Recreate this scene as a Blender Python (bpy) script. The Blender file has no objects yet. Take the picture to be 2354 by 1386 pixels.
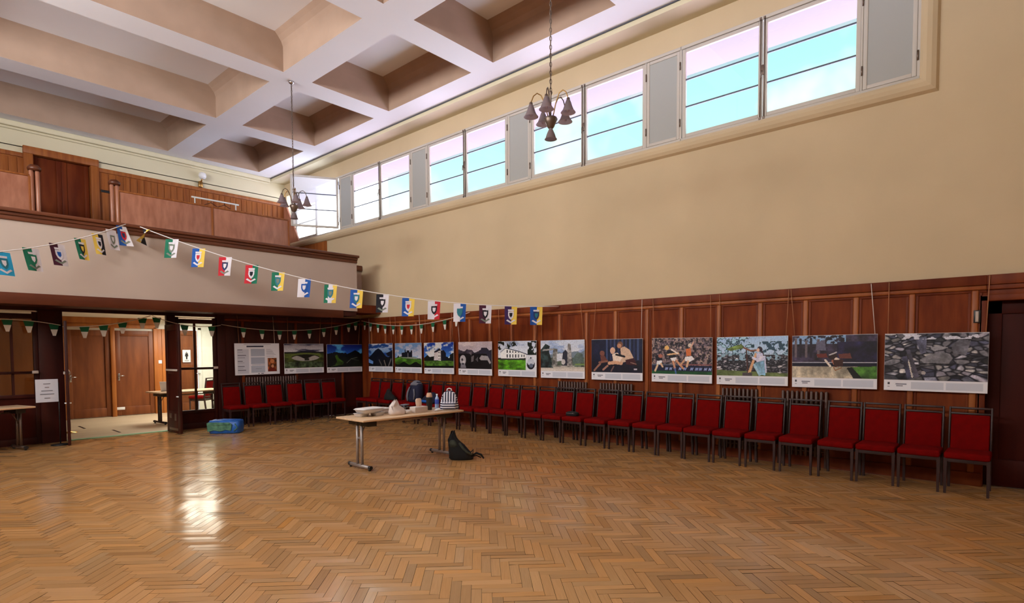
import bpy, bmesh, math, random
import numpy as np
from mathutils import Vector, Matrix

random.seed(7)
RNG = np.random.default_rng(11)
SC = bpy.context.scene
COL = SC.collection

# ------------------------------------------------------------------ camera
def camera_axes(yaw, pitch, roll):
    c, s = math.cos(yaw), math.sin(yaw)
    right = Vector((c, -s, 0)); fwd = Vector((s, c, 0)); up = Vector((0, 0, 1))
    cp, sp = math.cos(pitch), math.sin(pitch)
    f2 = fwd * cp + up * sp
    u2 = up * cp - fwd * sp
    cr, sr = math.cos(roll), math.sin(roll)
    return right * cr + u2 * sr, u2 * cr - right * sr, f2
cam_data = bpy.data.cameras.new('camera')
cam = bpy.data.objects.new('camera', cam_data)
COL.objects.link(cam)
cr_, cu_, cf_ = camera_axes(0.8411, -0.0427, -0.0048)
M = Matrix((cr_, cu_, -cf_)).transposed().to_4x4()
M.translation = Vector((0, 0, 1.65))
cam.matrix_world = M
cam_data.sensor_fit = 'HORIZONTAL'
cam_data.sensor_width = 36.0
cam_data.lens = 36.0 * 1315.0 / 2354.0
cam_data.shift_y = 168.0 / 2354.0
cam_data.clip_start = 0.05
cam_data.clip_end = 200
SC.camera = cam

# ------------------------------------------------------------------ view, world, daylight
SC.view_settings.view_transform = 'Standard'
SC.view_settings.look = 'None'
SC.view_settings.gamma = 1.0
SC.view_settings.exposure = 0.06
SC.view_settings.use_curve_mapping = False
try:
    SC.cycles.max_bounces = 10
    SC.cycles.diffuse_bounces = 6
    SC.cycles.glossy_bounces = 4
    SC.cycles.transparent_max_bounces = 12
    SC.cycles.transmission_bounces = 4
    SC.cycles.sample_clamp_indirect = 3.0
    SC.cycles.caustics_reflective = False
    SC.cycles.caustics_refractive = False
    SC.cycles.use_denoising = True
except Exception:
    pass

world = bpy.data.worlds.new('sky')
SC.world = world
world.use_nodes = True
wn = world.node_tree.nodes; wl = world.node_tree.links
wn.clear()
w_out = wn.new('ShaderNodeOutputWorld')
w_bg = wn.new('ShaderNodeBackground')
w_tc = wn.new('ShaderNodeTexCoord')
w_sep = wn.new('ShaderNodeSeparateXYZ')
w_ramp = wn.new('ShaderNodeValToRGB')
w_map = wn.new('ShaderNodeMath'); w_map.operation = 'MULTIPLY_ADD'; w_map.inputs[1].default_value = 0.5; w_map.inputs[2].default_value = 0.5
w_noise = wn.new('ShaderNodeTexNoise'); w_noise.inputs['Scale'].default_value = 4.5; w_noise.inputs['Detail'].default_value = 4
w_nr = wn.new('ShaderNodeValToRGB')
w_nr.color_ramp.elements[0].position = 0.50; w_nr.color_ramp.elements[1].position = 0.66
w_mix = wn.new('ShaderNodeMixRGB'); w_mix.inputs[2].default_value = (1.35, 1.35, 1.22, 1)
wl.new(w_tc.outputs['Generated'], w_sep.inputs[0]); wl.new(w_sep.outputs['Z'], w_map.inputs[0]); wl.new(w_map.outputs[0], w_ramp.inputs[0])
wl.new(w_tc.outputs['Generated'], w_noise.inputs['Vector']); wl.new(w_noise.outputs['Fac'], w_nr.inputs[0])
wl.new(w_nr.outputs['Color'], w_mix.inputs[0]); wl.new(w_ramp.outputs['Color'], w_mix.inputs[1]); w_dot = wn.new('ShaderNodeVectorMath'); w_dot.operation = 'DOT_PRODUCT'; w_dot.inputs[1].default_value = Vector((0.485, 0.85, 0.085)).normalized()
w_nrm = wn.new('ShaderNodeVectorMath'); w_nrm.operation = 'NORMALIZE'
w_gl = wn.new('ShaderNodeMapRange'); w_gl.inputs['From Min'].default_value = 0.9935; w_gl.inputs['From Max'].default_value = 0.9985; w_gl.inputs['To Min'].default_value = 0.0; w_gl.inputs['To Max'].default_value = 1.0
w_add = wn.new('ShaderNodeMixRGB'); w_add.blend_type = 'ADD'; w_add.inputs[2].default_value = (13.0, 12.6, 12.0, 1)
w_sq = wn.new('ShaderNodeVectorMath'); w_sq.operation = 'MULTIPLY'; w_sq.inputs[1].default_value = (1, 1, 0.35)
wl.new(w_tc.outputs['Generated'], w_sq.inputs[0]); wl.new(w_sq.outputs[0], w_nrm.inputs[0]); wl.new(w_nrm.outputs[0], w_dot.inputs[0]); wl.new(w_dot.outputs['Value'], w_gl.inputs['Value'])
wl.new(w_gl.outputs[0], w_add.inputs[0]); wl.new(w_mix.outputs[0], w_add.inputs[1]); wl.new(w_add.outputs[0], w_bg.inputs['Color'])
wl.new(w_bg.outputs[0], w_out.inputs[0])
# the ramp runs over (sin(elevation)+1)/2: sunlit ground below, cyan-white haze over the roofs, brighter high sky
els = w_ramp.color_ramp.elements
els[0].position = 0.0; els[0].color = (8.5, 9.0, 11.0, 1)
els[1].position = 1.0; els[1].color = (3.0, 3.2, 3.6, 1)
for p, c in ((0.47, (8.5, 9.0, 11.0, 1)), (0.53, (1.2, 1.3, 1.2, 1)), (0.60, (0.9, 1.15, 1.08, 1)), (0.66, (0.66, 1.1, 1.05, 1)), (0.74, (0.5, 1.05, 1.0, 1)), (0.80, (2.6, 2.8, 3.2, 1))):
    e = els.new(p); e.color = c
w_bg.inputs['Strength'].default_value = 1.0

def area(name, loc, direction, sx, sy, power, col):
    d = bpy.data.lights.new(name, 'AREA'); d.shape = 'RECTANGLE'; d.size = sx; d.size_y = sy
    d.energy = power; d.color = col
    o = bpy.data.objects.new(name, d); COL.objects.link(o)
    o.location = loc
    o.rotation_euler = Vector(direction).to_track_quat('-Z', 'Y').to_euler()
    return o
# area lamps added outside unseen left windows to brighten the hall; the lobby's lamp
for k in range(4):
    area('daylight_fill_left', (-3.42, 0.4 + 3.13 * k, 5.75), (1, 0.2, 0.55), 2.4, 1.3, 240 * (0.35, 0.8, 1.2, 1.65)[k], (0.98, 0.965, 0.94))
area('lobby_lamp_light', (5.7, 15.6, 2.47), (0.1, 0, -1), 1.8, 1.6, 140, (1.0, 0.93, 0.8))

# ------------------------------------------------------------------ materials
def lin(r, g, b):
    f = lambda v: (v / 255 / 12.92) if v / 255 <= 0.04045 else ((v / 255 + 0.055) / 1.055) ** 2.4
    return (f(r), f(g), f(b), 1.0)

MATS = {}
def mat(name, col, rough=0.6, metal=0.0, var=0.0, scale=6.0, stretch=(1, 1, 1), col2=None, bump=0.0, bump_scale=60.0, spec=0.5, sheen=0.0, emit=None, coat=0.0):
    m = bpy.data.materials.new(name); m.use_nodes = True
    nt = m.node_tree; b = nt.nodes['Principled BSDF']
    b.inputs['Base Color'].default_value = col
    b.inputs['Roughness'].default_value = rough
    b.inputs['Metallic'].default_value = metal
    b.inputs['Specular IOR Level'].default_value = spec
    if sheen: b.inputs['Sheen Weight'].default_value = sheen
    if coat: b.inputs['Coat Weight'].default_value = coat; b.inputs['Coat Roughness'].default_value = 0.25
    if emit: b.inputs['Emission Color'].default_value = emit[0]; b.inputs['Emission Strength'].default_value = emit[1]
    tc = nt.nodes.new('ShaderNodeTexCoord')
    if var or col2:
        mp = nt.nodes.new('ShaderNodeMapping'); mp.inputs['Scale'].default_value = stretch
        nz = nt.nodes.new('ShaderNodeTexNoise'); nz.inputs['Scale'].default_value = scale; nz.inputs['Detail'].default_value = 5
        rp = nt.nodes.new('ShaderNodeValToRGB')
        c2 = col2 or tuple(min(1, v * (1 + var)) for v in col[:3]) + (1,)
        c1 = col if col2 else tuple(v * (1 - var) for v in col[:3]) + (1,)
        rp.color_ramp.elements[0].position = 0.32; rp.color_ramp.elements[0].color = c1
        rp.color_ramp.elements[1].position = 0.68; rp.color_ramp.elements[1].color = c2
        nt.links.new(tc.outputs['Object'], mp.inputs[0]); nt.links.new(mp.outputs[0], nz.inputs['Vector'])
        nt.links.new(nz.outputs['Fac'], rp.inputs[0]); nt.links.new(rp.outputs[0], b.inputs['Base Color'])
    if bump:
        n2 = nt.nodes.new('ShaderNodeTexNoise'); n2.inputs['Scale'].default_value = bump_scale; n2.inputs['Detail'].default_value = 3
        bp = nt.nodes.new('ShaderNodeBump'); bp.inputs['Strength'].default_value = bump; bp.inputs['Distance'].default_value = 0.01
        nt.links.new(tc.outputs['Object'], n2.inputs['Vector']); nt.links.new(n2.outputs['Fac'], bp.inputs['Height']); nt.links.new(bp.outputs[0], b.inputs['Normal'])
    MATS[name] = m
    return m

def glass_mat(name, tint, gloss=0.08):
    m = bpy.data.materials.new(name); m.use_nodes = True
    nt = m.node_tree; nt.nodes.clear()
    o = nt.nodes.new('ShaderNodeOutputMaterial'); t = nt.nodes.new('ShaderNodeBsdfTransparent'); g = nt.nodes.new('ShaderNodeBsdfGlossy')
    mx = nt.nodes.new('ShaderNodeMixShader'); mx.inputs[0].default_value = gloss
    t.inputs[0].default_value = tint; g.inputs['Roughness'].default_value = 0.03
    nt.links.new(t.outputs[0], mx.inputs[1]); nt.links.new(g.outputs[0], mx.inputs[2]); nt.links.new(mx.outputs[0], o.inputs[0])
    MATS[name] = m
    return m

def attr_mat(name, rough=0.5, spec=0.4, coat=0.0):
    m = bpy.data.materials.new(name); m.use_nodes = True
    nt = m.node_tree; b = nt.nodes['Principled BSDF']
    a = nt.nodes.new('ShaderNodeVertexColor'); a.layer_name = 'Col'
    nt.links.new(a.outputs[0], b.inputs['Base Color']); b.inputs['Roughness'].default_value = rough; b.inputs['Specular IOR Level'].default_value = spec
    MATS[name] = m
    return m

mat('cream_wall', (0.60, 0.48, 0.315, 1), 0.85, var=0.05, scale=0.8, bump=0.08, bump_scale=45, spec=0.2)
mat('balcony_plaster', (0.50, 0.41, 0.355, 1), 0.9, var=0.03, scale=1.5, spec=0.2)
mat('gallery_cream', (0.66, 0.60, 0.42, 1), 0.85, var=0.03, scale=1.0, spec=0.2)
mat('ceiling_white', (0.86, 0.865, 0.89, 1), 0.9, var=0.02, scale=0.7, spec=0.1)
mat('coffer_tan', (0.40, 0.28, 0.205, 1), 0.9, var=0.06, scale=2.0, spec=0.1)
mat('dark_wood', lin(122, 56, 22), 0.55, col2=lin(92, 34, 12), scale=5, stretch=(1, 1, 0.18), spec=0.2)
mat('dark_wood_panel', lin(126, 58, 22), 0.6, col2=lin(98, 38, 12), scale=4, stretch=(2.5, 2.5, 0.4), spec=0.15)
mat('batten_lit_wood', lin(164, 96, 50), 0.45, col2=lin(132, 66, 30), scale=5, stretch=(1, 1, 0.18), spec=0.3)  # paler than the panels: highlights on the rounded battens put into the colour
mat('fascia_wood', lin(96, 46, 22), 0.5, col2=lin(74, 30, 14), scale=5, stretch=(0.2, 1, 1), spec=0.3)
mat('eave_paint', (0.24, 0.25, 0.285, 1), 0.9, spec=0.1)
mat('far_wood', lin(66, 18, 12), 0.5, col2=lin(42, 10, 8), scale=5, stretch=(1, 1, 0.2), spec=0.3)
mat('gallery_wood', lin(164, 98, 46), 0.45, col2=lin(132, 70, 28), scale=7, stretch=(2.2, 2.2, 0.15), spec=0.4)
mat('gallery_board', lin(186, 128, 102), 0.35, col2=lin(160, 102, 78), scale=5, stretch=(2, 2, 0.5), spec=0.6)
mat('rail_wood', lin(112, 62, 38), 0.4, col2=lin(84, 42, 24), scale=5, stretch=(0.2, 2, 2), spec=0.5)
mat('lobby_wood', lin(178, 110, 50), 0.45, col2=lin(150, 84, 32), scale=5, stretch=(1.5, 1.5, 0.2), spec=0.4)
mat('door_wood', lin(132, 74, 36), 0.45, col2=lin(106, 54, 24), scale=4, stretch=(2, 2, 0.3), spec=0.4)
mat('black_void', (0.006, 0.005, 0.005, 1), 0.8)
mat('door_dark', lin(66, 18, 10), 0.6, col2=lin(48, 10, 6), scale=5, stretch=(1, 1, 0.2), spec=0.15)
mat('window_paint', lin(196, 190, 182), 0.5, spec=0.4)
mat('blank_panel', lin(170, 172, 170), 0.7, spec=0.2)
mat('window_metal', lin(80, 84, 100), 0.45)
mat('white_paint', lin(235, 235, 230), 0.6)
mat('lobby_white', lin(232, 232, 224), 0.8)
mat('lobby_floor', lin(206, 190, 164), 0.45, col2=lin(186, 166, 136), scale=3, stretch=(0.3, 4, 1))
mat('mat_green', lin(150, 190, 150), 0.8)
mat('chair_red', lin(108, 2, 2), 0.85, var=0.12, scale=14, sheen=0.0, spec=0.08, bump=0.1, bump_scale=220)
mat('chair_frame', lin(48, 27, 27), 0.45, var=0.15, scale=12, spec=0.4)
mat('table_top', lin(226, 196, 162), 0.4, col2=lin(206, 172, 136), scale=4, stretch=(0.4, 5, 5))
mat('steel', lin(160, 152, 150), 0.5, metal=0.7)
mat('chrome', lin(200, 200, 205), 0.2, metal=1.0)
mat('brass', lin(190, 150, 90), 0.3, metal=1.0)
mat('aged_metal', lin(120, 105, 95), 0.4, metal=0.8)
mat('black_plastic', lin(26, 24, 26), 0.45)
mat('dark_fabric', lin(34, 34, 44), 0.9)
mat('black_fabric', lin(16, 15, 17), 0.9)
mat('navy_fabric', lin(24, 26, 54), 0.9)
mat('grey_fabric', lin(110, 112, 126), 0.85)
mat('olive_fabric', lin(52, 56, 46), 0.9, var=0.3, scale=20)
mat('white_plastic', lin(236, 236, 238), 0.35)
mat('foil', lin(214, 212, 216), 0.4, metal=0.3)
mat('white_paper', lin(232, 230, 232), 0.8)
mat('note_paper', lin(214, 220, 236), 0.8)
mat('paper_bag', lin(228, 216, 212), 0.85, var=0.05, scale=8)
mat('tissue_paper', lin(232, 204, 184), 0.9)
mat('card_box', lin(196, 180, 170), 0.7)
mat('card_box_end', lin(140, 112, 98), 0.7)
mat('tan_lid', lin(206, 164, 136), 0.6)
mat('bottle_blue', lin(84, 110, 220), 0.25)
mat('bottle_clear', lin(170, 196, 240), 0.2)
mat('blue_bag', lin(20, 86, 170), 0.5, var=0.3, scale=9)
mat('green_mesh', lin(88, 138, 112), 0.6, col2=lin(36, 84, 70), scale=14)
mat('radiator_paint', lin(86, 62, 56), 0.45)
mat('cord_white', lin(226, 214, 206), 0.8)
mat('cord_brown', lin(176, 120, 84), 0.8)
mat('pennant_green', lin(14, 92, 60), 0.85)
mat('pennant_white', lin(226, 222, 216), 0.85)
mat('red_light', lin(150, 120, 90), 0.4)
glass_mat('pane_glass', (0.97, 1.0, 1.0, 1), 0.04)
glass_mat('pane_glass_upper', (0.98, 0.86, 0.92, 1), 0.04)
glass_mat('door_glass', (0.92, 0.95, 0.94, 1), 0.06)
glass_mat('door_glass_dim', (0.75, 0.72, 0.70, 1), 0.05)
attr_mat('print', 0.45, 0.35)
def milky_glass(name):
    m = glass_mat(name, (0.9, 0.92, 0.95, 1), 0.12); nt = m.node_tree; o = nt.nodes['Material Output']
    tr = nt.nodes.new('ShaderNodeBsdfTranslucent'); tr.inputs[0].default_value = (0.9, 0.88, 0.9, 1); df = nt.nodes.new('ShaderNodeBsdfDiffuse'); df.inputs[0].default_value = (0.85, 0.85, 0.88, 1)
    m1 = nt.nodes.new('ShaderNodeMixShader'); m2 = nt.nodes.new('ShaderNodeMixShader'); m1.inputs[0].default_value = 0.5; m2.inputs[0].default_value = 0.5
    nt.links.new(tr.outputs[0], m1.inputs[1]); nt.links.new(df.outputs[0], m1.inputs[2])
    nt.links.new(o.inputs[0].links[0].from_socket, m2.inputs[1]); nt.links.new(m1.outputs[0], m2.inputs[2]); nt.links.new(m2.outputs[0], o.inputs[0])
milky_glass('pane_glass_open')
def translucent_mat(name, c1, c2):
    m = bpy.data.materials.new(name); m.use_nodes = True; nt = m.node_tree; nt.nodes.clear()
    o = nt.nodes.new('ShaderNodeOutputMaterial'); d = nt.nodes.new('ShaderNodeBsdfDiffuse'); t = nt.nodes.new('ShaderNodeBsdfTranslucent'); mx = nt.nodes.new('ShaderNodeMixShader')
    d.inputs[0].default_value = c1; t.inputs[0].default_value = c2; mx.inputs[0].default_value = 0.55
    nt.links.new(d.outputs[0], mx.inputs[1]); nt.links.new(t.outputs[0], mx.inputs[2]); nt.links.new(mx.outputs[0], o.inputs[0]); MATS[name] = m
translucent_mat('shade_glass', lin(150, 138, 138), lin(214, 206, 214)); translucent_mat('shade_inside', lin(232, 228, 244), lin(232, 228, 244))


# ------------------------------------------------------------------ geometry helpers
class MB:
    def __init__(s):
        s.bm = bmesh.new(); s.mi = 0
    def _set(s, faces, smooth=False):
        for f in faces: f.material_index = s.mi; f.smooth = smooth
    def box(s, lo, hi, bev=0.0, seg=2, mx=None):
        c = [(a + b) / 2 for a, b in zip(lo, hi)]; d = [abs(b - a) for a, b in zip(lo, hi)]
        r = bmesh.ops.create_cube(s.bm, size=1.0)
        vs = r['verts']
        bmesh.ops.scale(s.bm, vec=d, verts=vs); bmesh.ops.translate(s.bm, vec=c, verts=vs)
        fs = list({f for v in vs for f in v.link_faces}); s._set(fs, bev > 0)
        if bev > 0:
            es = list({e for v in vs for e in v.link_edges})
            rb = bmesh.ops.bevel(s.bm, geom=es + vs, offset=min(bev, min(d) * 0.49), segments=seg, profile=0.5, affect='EDGES')
            vs = list({v for f in rb['faces'] for v in f.verts} | {v for v in vs if v.is_valid})
            s._set({f for v in vs for f in v.link_faces}, True)
        if mx is not None: bmesh.ops.transform(s.bm, matrix=mx, verts=vs)
        return vs
    def ring(s, pts):
        return [s.bm.verts.new(p) for p in pts]
    def bridge(s, a, b, smooth=True, closed=True):
        n = len(a)
        for i in range(n if closed else n - 1):
            try:
                f = s.bm.faces.new((a[i], a[(i + 1) % n], b[(i + 1) % n], b[i])); f.material_index = s.mi; f.smooth = smooth
            except ValueError: pass
    def cap(s, r, flip=False):
        try:
            f = s.bm.faces.new(list(reversed(r)) if flip else r); f.material_index = s.mi
        except ValueError: pass
    def tube(s, pts, r, n=8, caps=True):
        pts = [Vector(p) for p in pts]; rs = r if isinstance(r, (list, tuple)) else [r] * len(pts)
        prev = None; up = None
        for i, p in enumerate(pts):
            t = (pts[min(i + 1, len(pts) - 1)] - pts[max(i - 1, 0)]).normalized()
            if up is None:
                up = Vector((0, 0, 1)) if abs(t.z) < 0.9 else Vector((1, 0, 0))
            a = t.cross(up).normalized(); b = a.cross(t).normalized(); up = b
            ring = s.ring([p + (a * math.cos(2 * math.pi * k / n) + b * math.sin(2 * math.pi * k / n)) * rs[i] for k in range(n)])
            if prev: s.bridge(prev, ring)
            elif caps: s.cap(ring, True)
            prev = ring
        if caps: s.cap(prev)
    def lathe(s, prof, c=(0, 0, 0), n=24, axis=None):
        prev = None
        for (r, z) in prof:
            ring = s.ring([(c[0] + r * math.cos(2 * math.pi * k / n), c[1] + r * math.sin(2 * math.pi * k / n), c[2] + z) for k in range(n)])
            if prev: s.bridge(prev, ring)
            prev = ring
    def prism(s, poly, d):
        d = Vector(d); a = s.ring([Vector(p) for p in poly]); b = s.ring([Vector(p) + d for p in poly])
        s.bridge(a, b, False); s.cap(a, True); s.cap(b)
    def loft(s, secs, n=24, power=3.0):
        prev = None
        for (z, cx, cy, hx, hy) in secs:
            pts = []
            for k in range(n):
                t = 2 * math.pi * k / n; c, q = math.cos(t), math.sin(t)
                pts.append((cx + hx * math.copysign(abs(c) ** (2 / power), c), cy + hy * math.copysign(abs(q) ** (2 / power), q), z))
            ring = s.ring(pts)
            if prev: s.bridge(prev, ring)
            else: s.cap(ring, True)
            prev = ring
        s.cap(prev)
    def quad(s, pts):
        f = s.bm.faces.new(s.ring(pts)); f.material_index = s.mi; return f
    def build(s, name, mats, parent=None, normals=True):
        if normals: bmesh.ops.recalc_face_normals(s.bm, faces=s.bm.faces)
        me = bpy.data.meshes.new(name); s.bm.to_mesh(me); s.bm.free()
        for m in (mats if isinstance(mats, (list, tuple)) else [mats]): me.materials.append(MATS[m])
        o = bpy.data.objects.new(name, me); COL.objects.link(o)
        if parent is not None: o.parent = parent
        return o

def tag(o, label=None, cat=None, group=None, kind=None):
    if label: o['label'] = label
    if cat: o['category'] = cat
    if group: o['group'] = group
    if kind: o['kind'] = kind
    return o
def empty(name, loc, rz=0.0, label=None, cat=None, group=None):
    o = bpy.data.objects.new(name, None); o.empty_display_size = 0.1; COL.objects.link(o)
    o.location = loc; o.rotation_euler = (0, 0, rz)
    return tag(o, label, cat, group)
def struct(o, label, cat):
    return tag(o, label, cat, None, 'structure')
def copy_tree(o, parent=None):
    c = o.copy(); COL.objects.link(c)
    if parent is not None: c.parent = parent
    for ch in list(o.children): copy_tree(ch, c)
    return c
def boxes(name, mats, lst, parent=None, bev=0.0):
    m = MB()
    for lo, hi in lst: m.box(lo, hi, bev)
    return m.build(name, mats, parent)
def colour_grid(name, img, origin, du, dv, parent, matname='print'):
    """img (H,W,3) display-referred colours; a grid from origin along du (image right) and dv (image down)."""
    H, W, _ = img.shape
    o, du, dv = np.array(origin, float), np.array(du, float), np.array(dv, float)
    u = np.arange(W + 1) / W; v = np.arange(H + 1) / H
    P = o + u[None, :, None] * du + v[:, None, None] * dv
    idx = np.arange((W + 1) * (H + 1)).reshape(H + 1, W + 1)
    q = np.stack([idx[:-1, :-1], idx[1:, :-1], idx[1:, 1:], idx[:-1, 1:]], -1).reshape(-1, 4)
    me = bpy.data.meshes.new(name)
    me.vertices.add(P.shape[0] * P.shape[1]); me.vertices.foreach_set('co', P.reshape(-1).astype(np.float32))
    me.loops.add(q.size); me.loops.foreach_set('vertex_index', q.reshape(-1).astype(np.int32))
    me.polygons.add(len(q)); me.polygons.foreach_set('loop_start', np.arange(0, q.size, 4, dtype=np.int32))
    me.update(calc_edges=True)
    c = np.clip(img, 0, 1); c = np.where(c <= 0.04045, c / 12.92, ((c + 0.055) / 1.055) ** 2.4)
    cols = np.concatenate([np.repeat(c.reshape(-1, 3), 4, 0), np.ones((len(q) * 4, 1))], 1).astype(np.float32)
    at = me.color_attributes.new('Col', 'FLOAT_COLOR', 'CORNER'); at.data.foreach_set('color', cols.reshape(-1))
    me.materials.append(MATS[matname])
    ob = bpy.data.objects.new(name, me); COL.objects.link(ob)
    if parent is not None: ob.parent = parent
    return ob

# ------------------------------------------------------------------ room shell (right wall X = 8.77, wall under the gallery Y = 13.2)
W, D, DB, ZC = 8.77, 13.2, 17.35, 6.92
XL, YB = -3.3, -3.0

# floor: individually laid 35 x 7 cm herringbone blocks at 45 degrees to the walls
def herringbone(x0, x1, y0, y1, L=0.355, w=0.071):
    s = math.sqrt(0.5); n = int(round(L / w)); gap = 0.0011
    out_v, out_uv, out_c = [], [], []
    R = int(34 / w)
    for k in range(-R // 4, R // 2):
        for j in range(-40, 41):
            for kind in (0, 1):
                if kind == 0: u0, v0, u1, v1 = k * w + 2 * L * j, k * w, k * w + 2 * L * j + L, k * w + w
                else: u0, v0, u1, v1 = (n + k) * w + 2 * L * j, (k - n + 1) * w, (n + k + 1) * w + 2 * L * j, (k + 1) * w
                uc, vc = (u0 + u1) / 2, (v0 + v1) / 2
                X, Y = s * (uc - vc), s * (uc + vc)
                if not (x0 - .12 < X < x1 + .12 and y0 - .12 < Y < y1 + .12): continue
                c = [(u0 + gap, v0 + gap), (u1 - gap, v0 + gap), (u1 - gap, v1 - gap), (u0 + gap, v1 - gap)]
                a, b = RNG.normal(0, 0.0005, 2)
                zz = [a + b, -a + b, -a - b, a - b]
                out_v += [(s * (u - v), s * (u + v), -0.0012 + z) for (u, v), z in zip(c, zz)]
                o = RNG.uniform(0, 40, 2)
                q = [(0, 0), (L, 0), (L, w), (0, w)] if kind == 0 else [(0, 0), (0, w), (L, w), (L, 0)]
                out_uv += [(o[0] + p, o[1] + r) for p, r in q]
                t = RNG.normal(0, 1); h = RNG.normal(0, 1)
                base = np.array([0.50, 0.272, 0.108]) * (1 + 0.095 * t)
                base = base * (1 + np.array([0.04, 0, -0.08]) * h)
                out_c += [tuple(np.clip(base, 0.02, 1)) + (1,)] * 4
    nf = len(out_v) // 4
    base0 = len(out_v)
    out_v += [(x0 - .1, y0 - .1, -0.006), (x1 + .1, y0 - .1, -0.006), (x1 + .1, y1 + .1, -0.006), (x0 - .1, y1 + .1, -0.006)]
    out_uv += [(0, 0)] * 4; out_c += [(0.06, 0.028, 0.011, 1)] * 4
    me = bpy.data.meshes.new('floor')
    me.from_pydata(out_v, [], [tuple(range(4 * i, 4 * i + 4)) for i in range(nf + 1)])
    uv = me.uv_layers.new(name='UVMap'); uv.data.foreach_set('uv', np.array(out_uv, np.float32).reshape(-1))
    at = me.color_attributes.new('Col', 'FLOAT_COLOR', 'CORNER'); at.data.foreach_set('color', np.array(out_c, np.float32).reshape(-1))
    m = bpy.data.materials.new('parquet'); m.use_nodes = True; nt = m.node_tree; b = nt.nodes['Principled BSDF']
    a = nt.nodes.new('ShaderNodeVertexColor'); a.layer_name = 'Col'
    uvn = nt.nodes.new('ShaderNodeUVMap'); uvn.uv_map = 'UVMap'
    mp = nt.nodes.new('ShaderNodeMapping'); mp.inputs['Scale'].default_value = (5, 90, 1)
    nz = nt.nodes.new('ShaderNodeTexNoise'); nz.inputs['Scale'].default_value = 1.0; nz.inputs['Detail'].default_value = 4
    rp = nt.nodes.new('ShaderNodeValToRGB'); rp.color_ramp.elements[0].color = (0.93, 0.92, 0.90, 1); rp.color_ramp.elements[1].color = (1.06, 1.06, 1.06, 1)
    rp.color_ramp.elements[0].position = 0.3; rp.color_ramp.elements[1].position = 0.7
    mx = nt.nodes.new('ShaderNodeMixRGB'); mx.blend_type = 'MULTIPLY'; mx.inputs[0].default_value = 1.0
    rr = nt.nodes.new('ShaderNodeMapRange'); rr.inputs['To Min'].default_value = 0.13; rr.inputs['To Max'].default_value = 0.21; tco = nt.nodes.new('ShaderNodeTexCoord'); n3 = nt.nodes.new('ShaderNodeTexNoise'); n3.inputs['Scale'].default_value = 1.6; nt.links.new(tco.outputs['Object'], n3.inputs['Vector'])
    nt.links.new(uvn.outputs[0], mp.inputs[0]); nt.links.new(mp.outputs[0], nz.inputs['Vector']); nt.links.new(nz.outputs['Fac'], rp.inputs[0])
    nt.links.new(a.outputs[0], mx.inputs[1]); nt.links.new(rp.outputs[0], mx.inputs[2]); nt.links.new(mx.outputs[0], b.inputs['Base Color'])
    nt.links.new(n3.outputs['Fac'], rr.inputs['Value']); nt.links.new(rr.outputs[0], b.inputs['Roughness'])
    b.inputs['Specular IOR Level'].default_value = 0.42
    me.materials.append(m)
    o = bpy.data.objects.new('floor', me); COL.objects.link(o)
    return o
struct(herringbone(XL, W + 0.2, YB, D + 0.1), 'golden brown herringbone parquet floor with worn glossy varnish', 'floor')

# ceiling: white beams, tan coffer sides, white coffer tops
def ceiling():
    m = MB()
    cols = [(-2.31, -0.48), (0.1, 5.37), (5.95, 7.78)]
    rows = [(14.30 - 3.17 * k, 16.90 - 3.17 * k) for k in range(6)]
    xs = sorted({XL, 8.3, *[v for c in cols for v in c]}); ys = sorted({YB, DB, *[v for r in rows for v in r]})
    h1, h2, ins = 0.46, 0.68, 0.17
    for xa, xb in zip(xs, xs[1:]):
        for ya, yb in zip(ys, ys[1:]):
            if (xa, xb) in cols and any(abs(ya - r[0]) < 1e-6 and abs(yb - r[1]) < 1e-6 for r in rows):
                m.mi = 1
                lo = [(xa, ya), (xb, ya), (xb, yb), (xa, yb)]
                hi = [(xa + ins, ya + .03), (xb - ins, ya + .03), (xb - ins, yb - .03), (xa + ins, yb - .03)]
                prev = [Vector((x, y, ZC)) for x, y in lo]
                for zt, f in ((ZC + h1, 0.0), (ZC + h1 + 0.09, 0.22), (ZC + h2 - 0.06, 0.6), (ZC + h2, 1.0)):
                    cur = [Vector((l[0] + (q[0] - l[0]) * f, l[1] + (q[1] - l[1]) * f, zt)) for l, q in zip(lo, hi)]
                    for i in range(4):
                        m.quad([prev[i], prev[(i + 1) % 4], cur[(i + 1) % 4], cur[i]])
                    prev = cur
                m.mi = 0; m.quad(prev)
            else:
                m.mi = 0; m.quad([(xa, ya, ZC), (xa, yb, ZC), (xb, yb, ZC), (xb, ya, ZC)])
    m.mi = 0
    m.box((XL - .3, YB - .3, ZC + 0.72), (9.1, DB + .3, ZC + 0.9))
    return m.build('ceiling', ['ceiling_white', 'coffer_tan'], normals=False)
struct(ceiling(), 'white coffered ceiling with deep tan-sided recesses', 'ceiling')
struct(boxes('trim_1', 'gallery_cream', [((8.31, YB, 6.83), (W + .02, DB, 7.0))]), 'flat cream border running above the high windows', 'trim')  # lighter cream than the wall puts light from below into the colour
struct(boxes('trim_2', 'window_metal', [((8.285, YB, 6.905), (8.31, DB - .02, 7.0))]), 'thin grey shadow strip at the edge of the coffered ceiling', 'trim')

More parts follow.
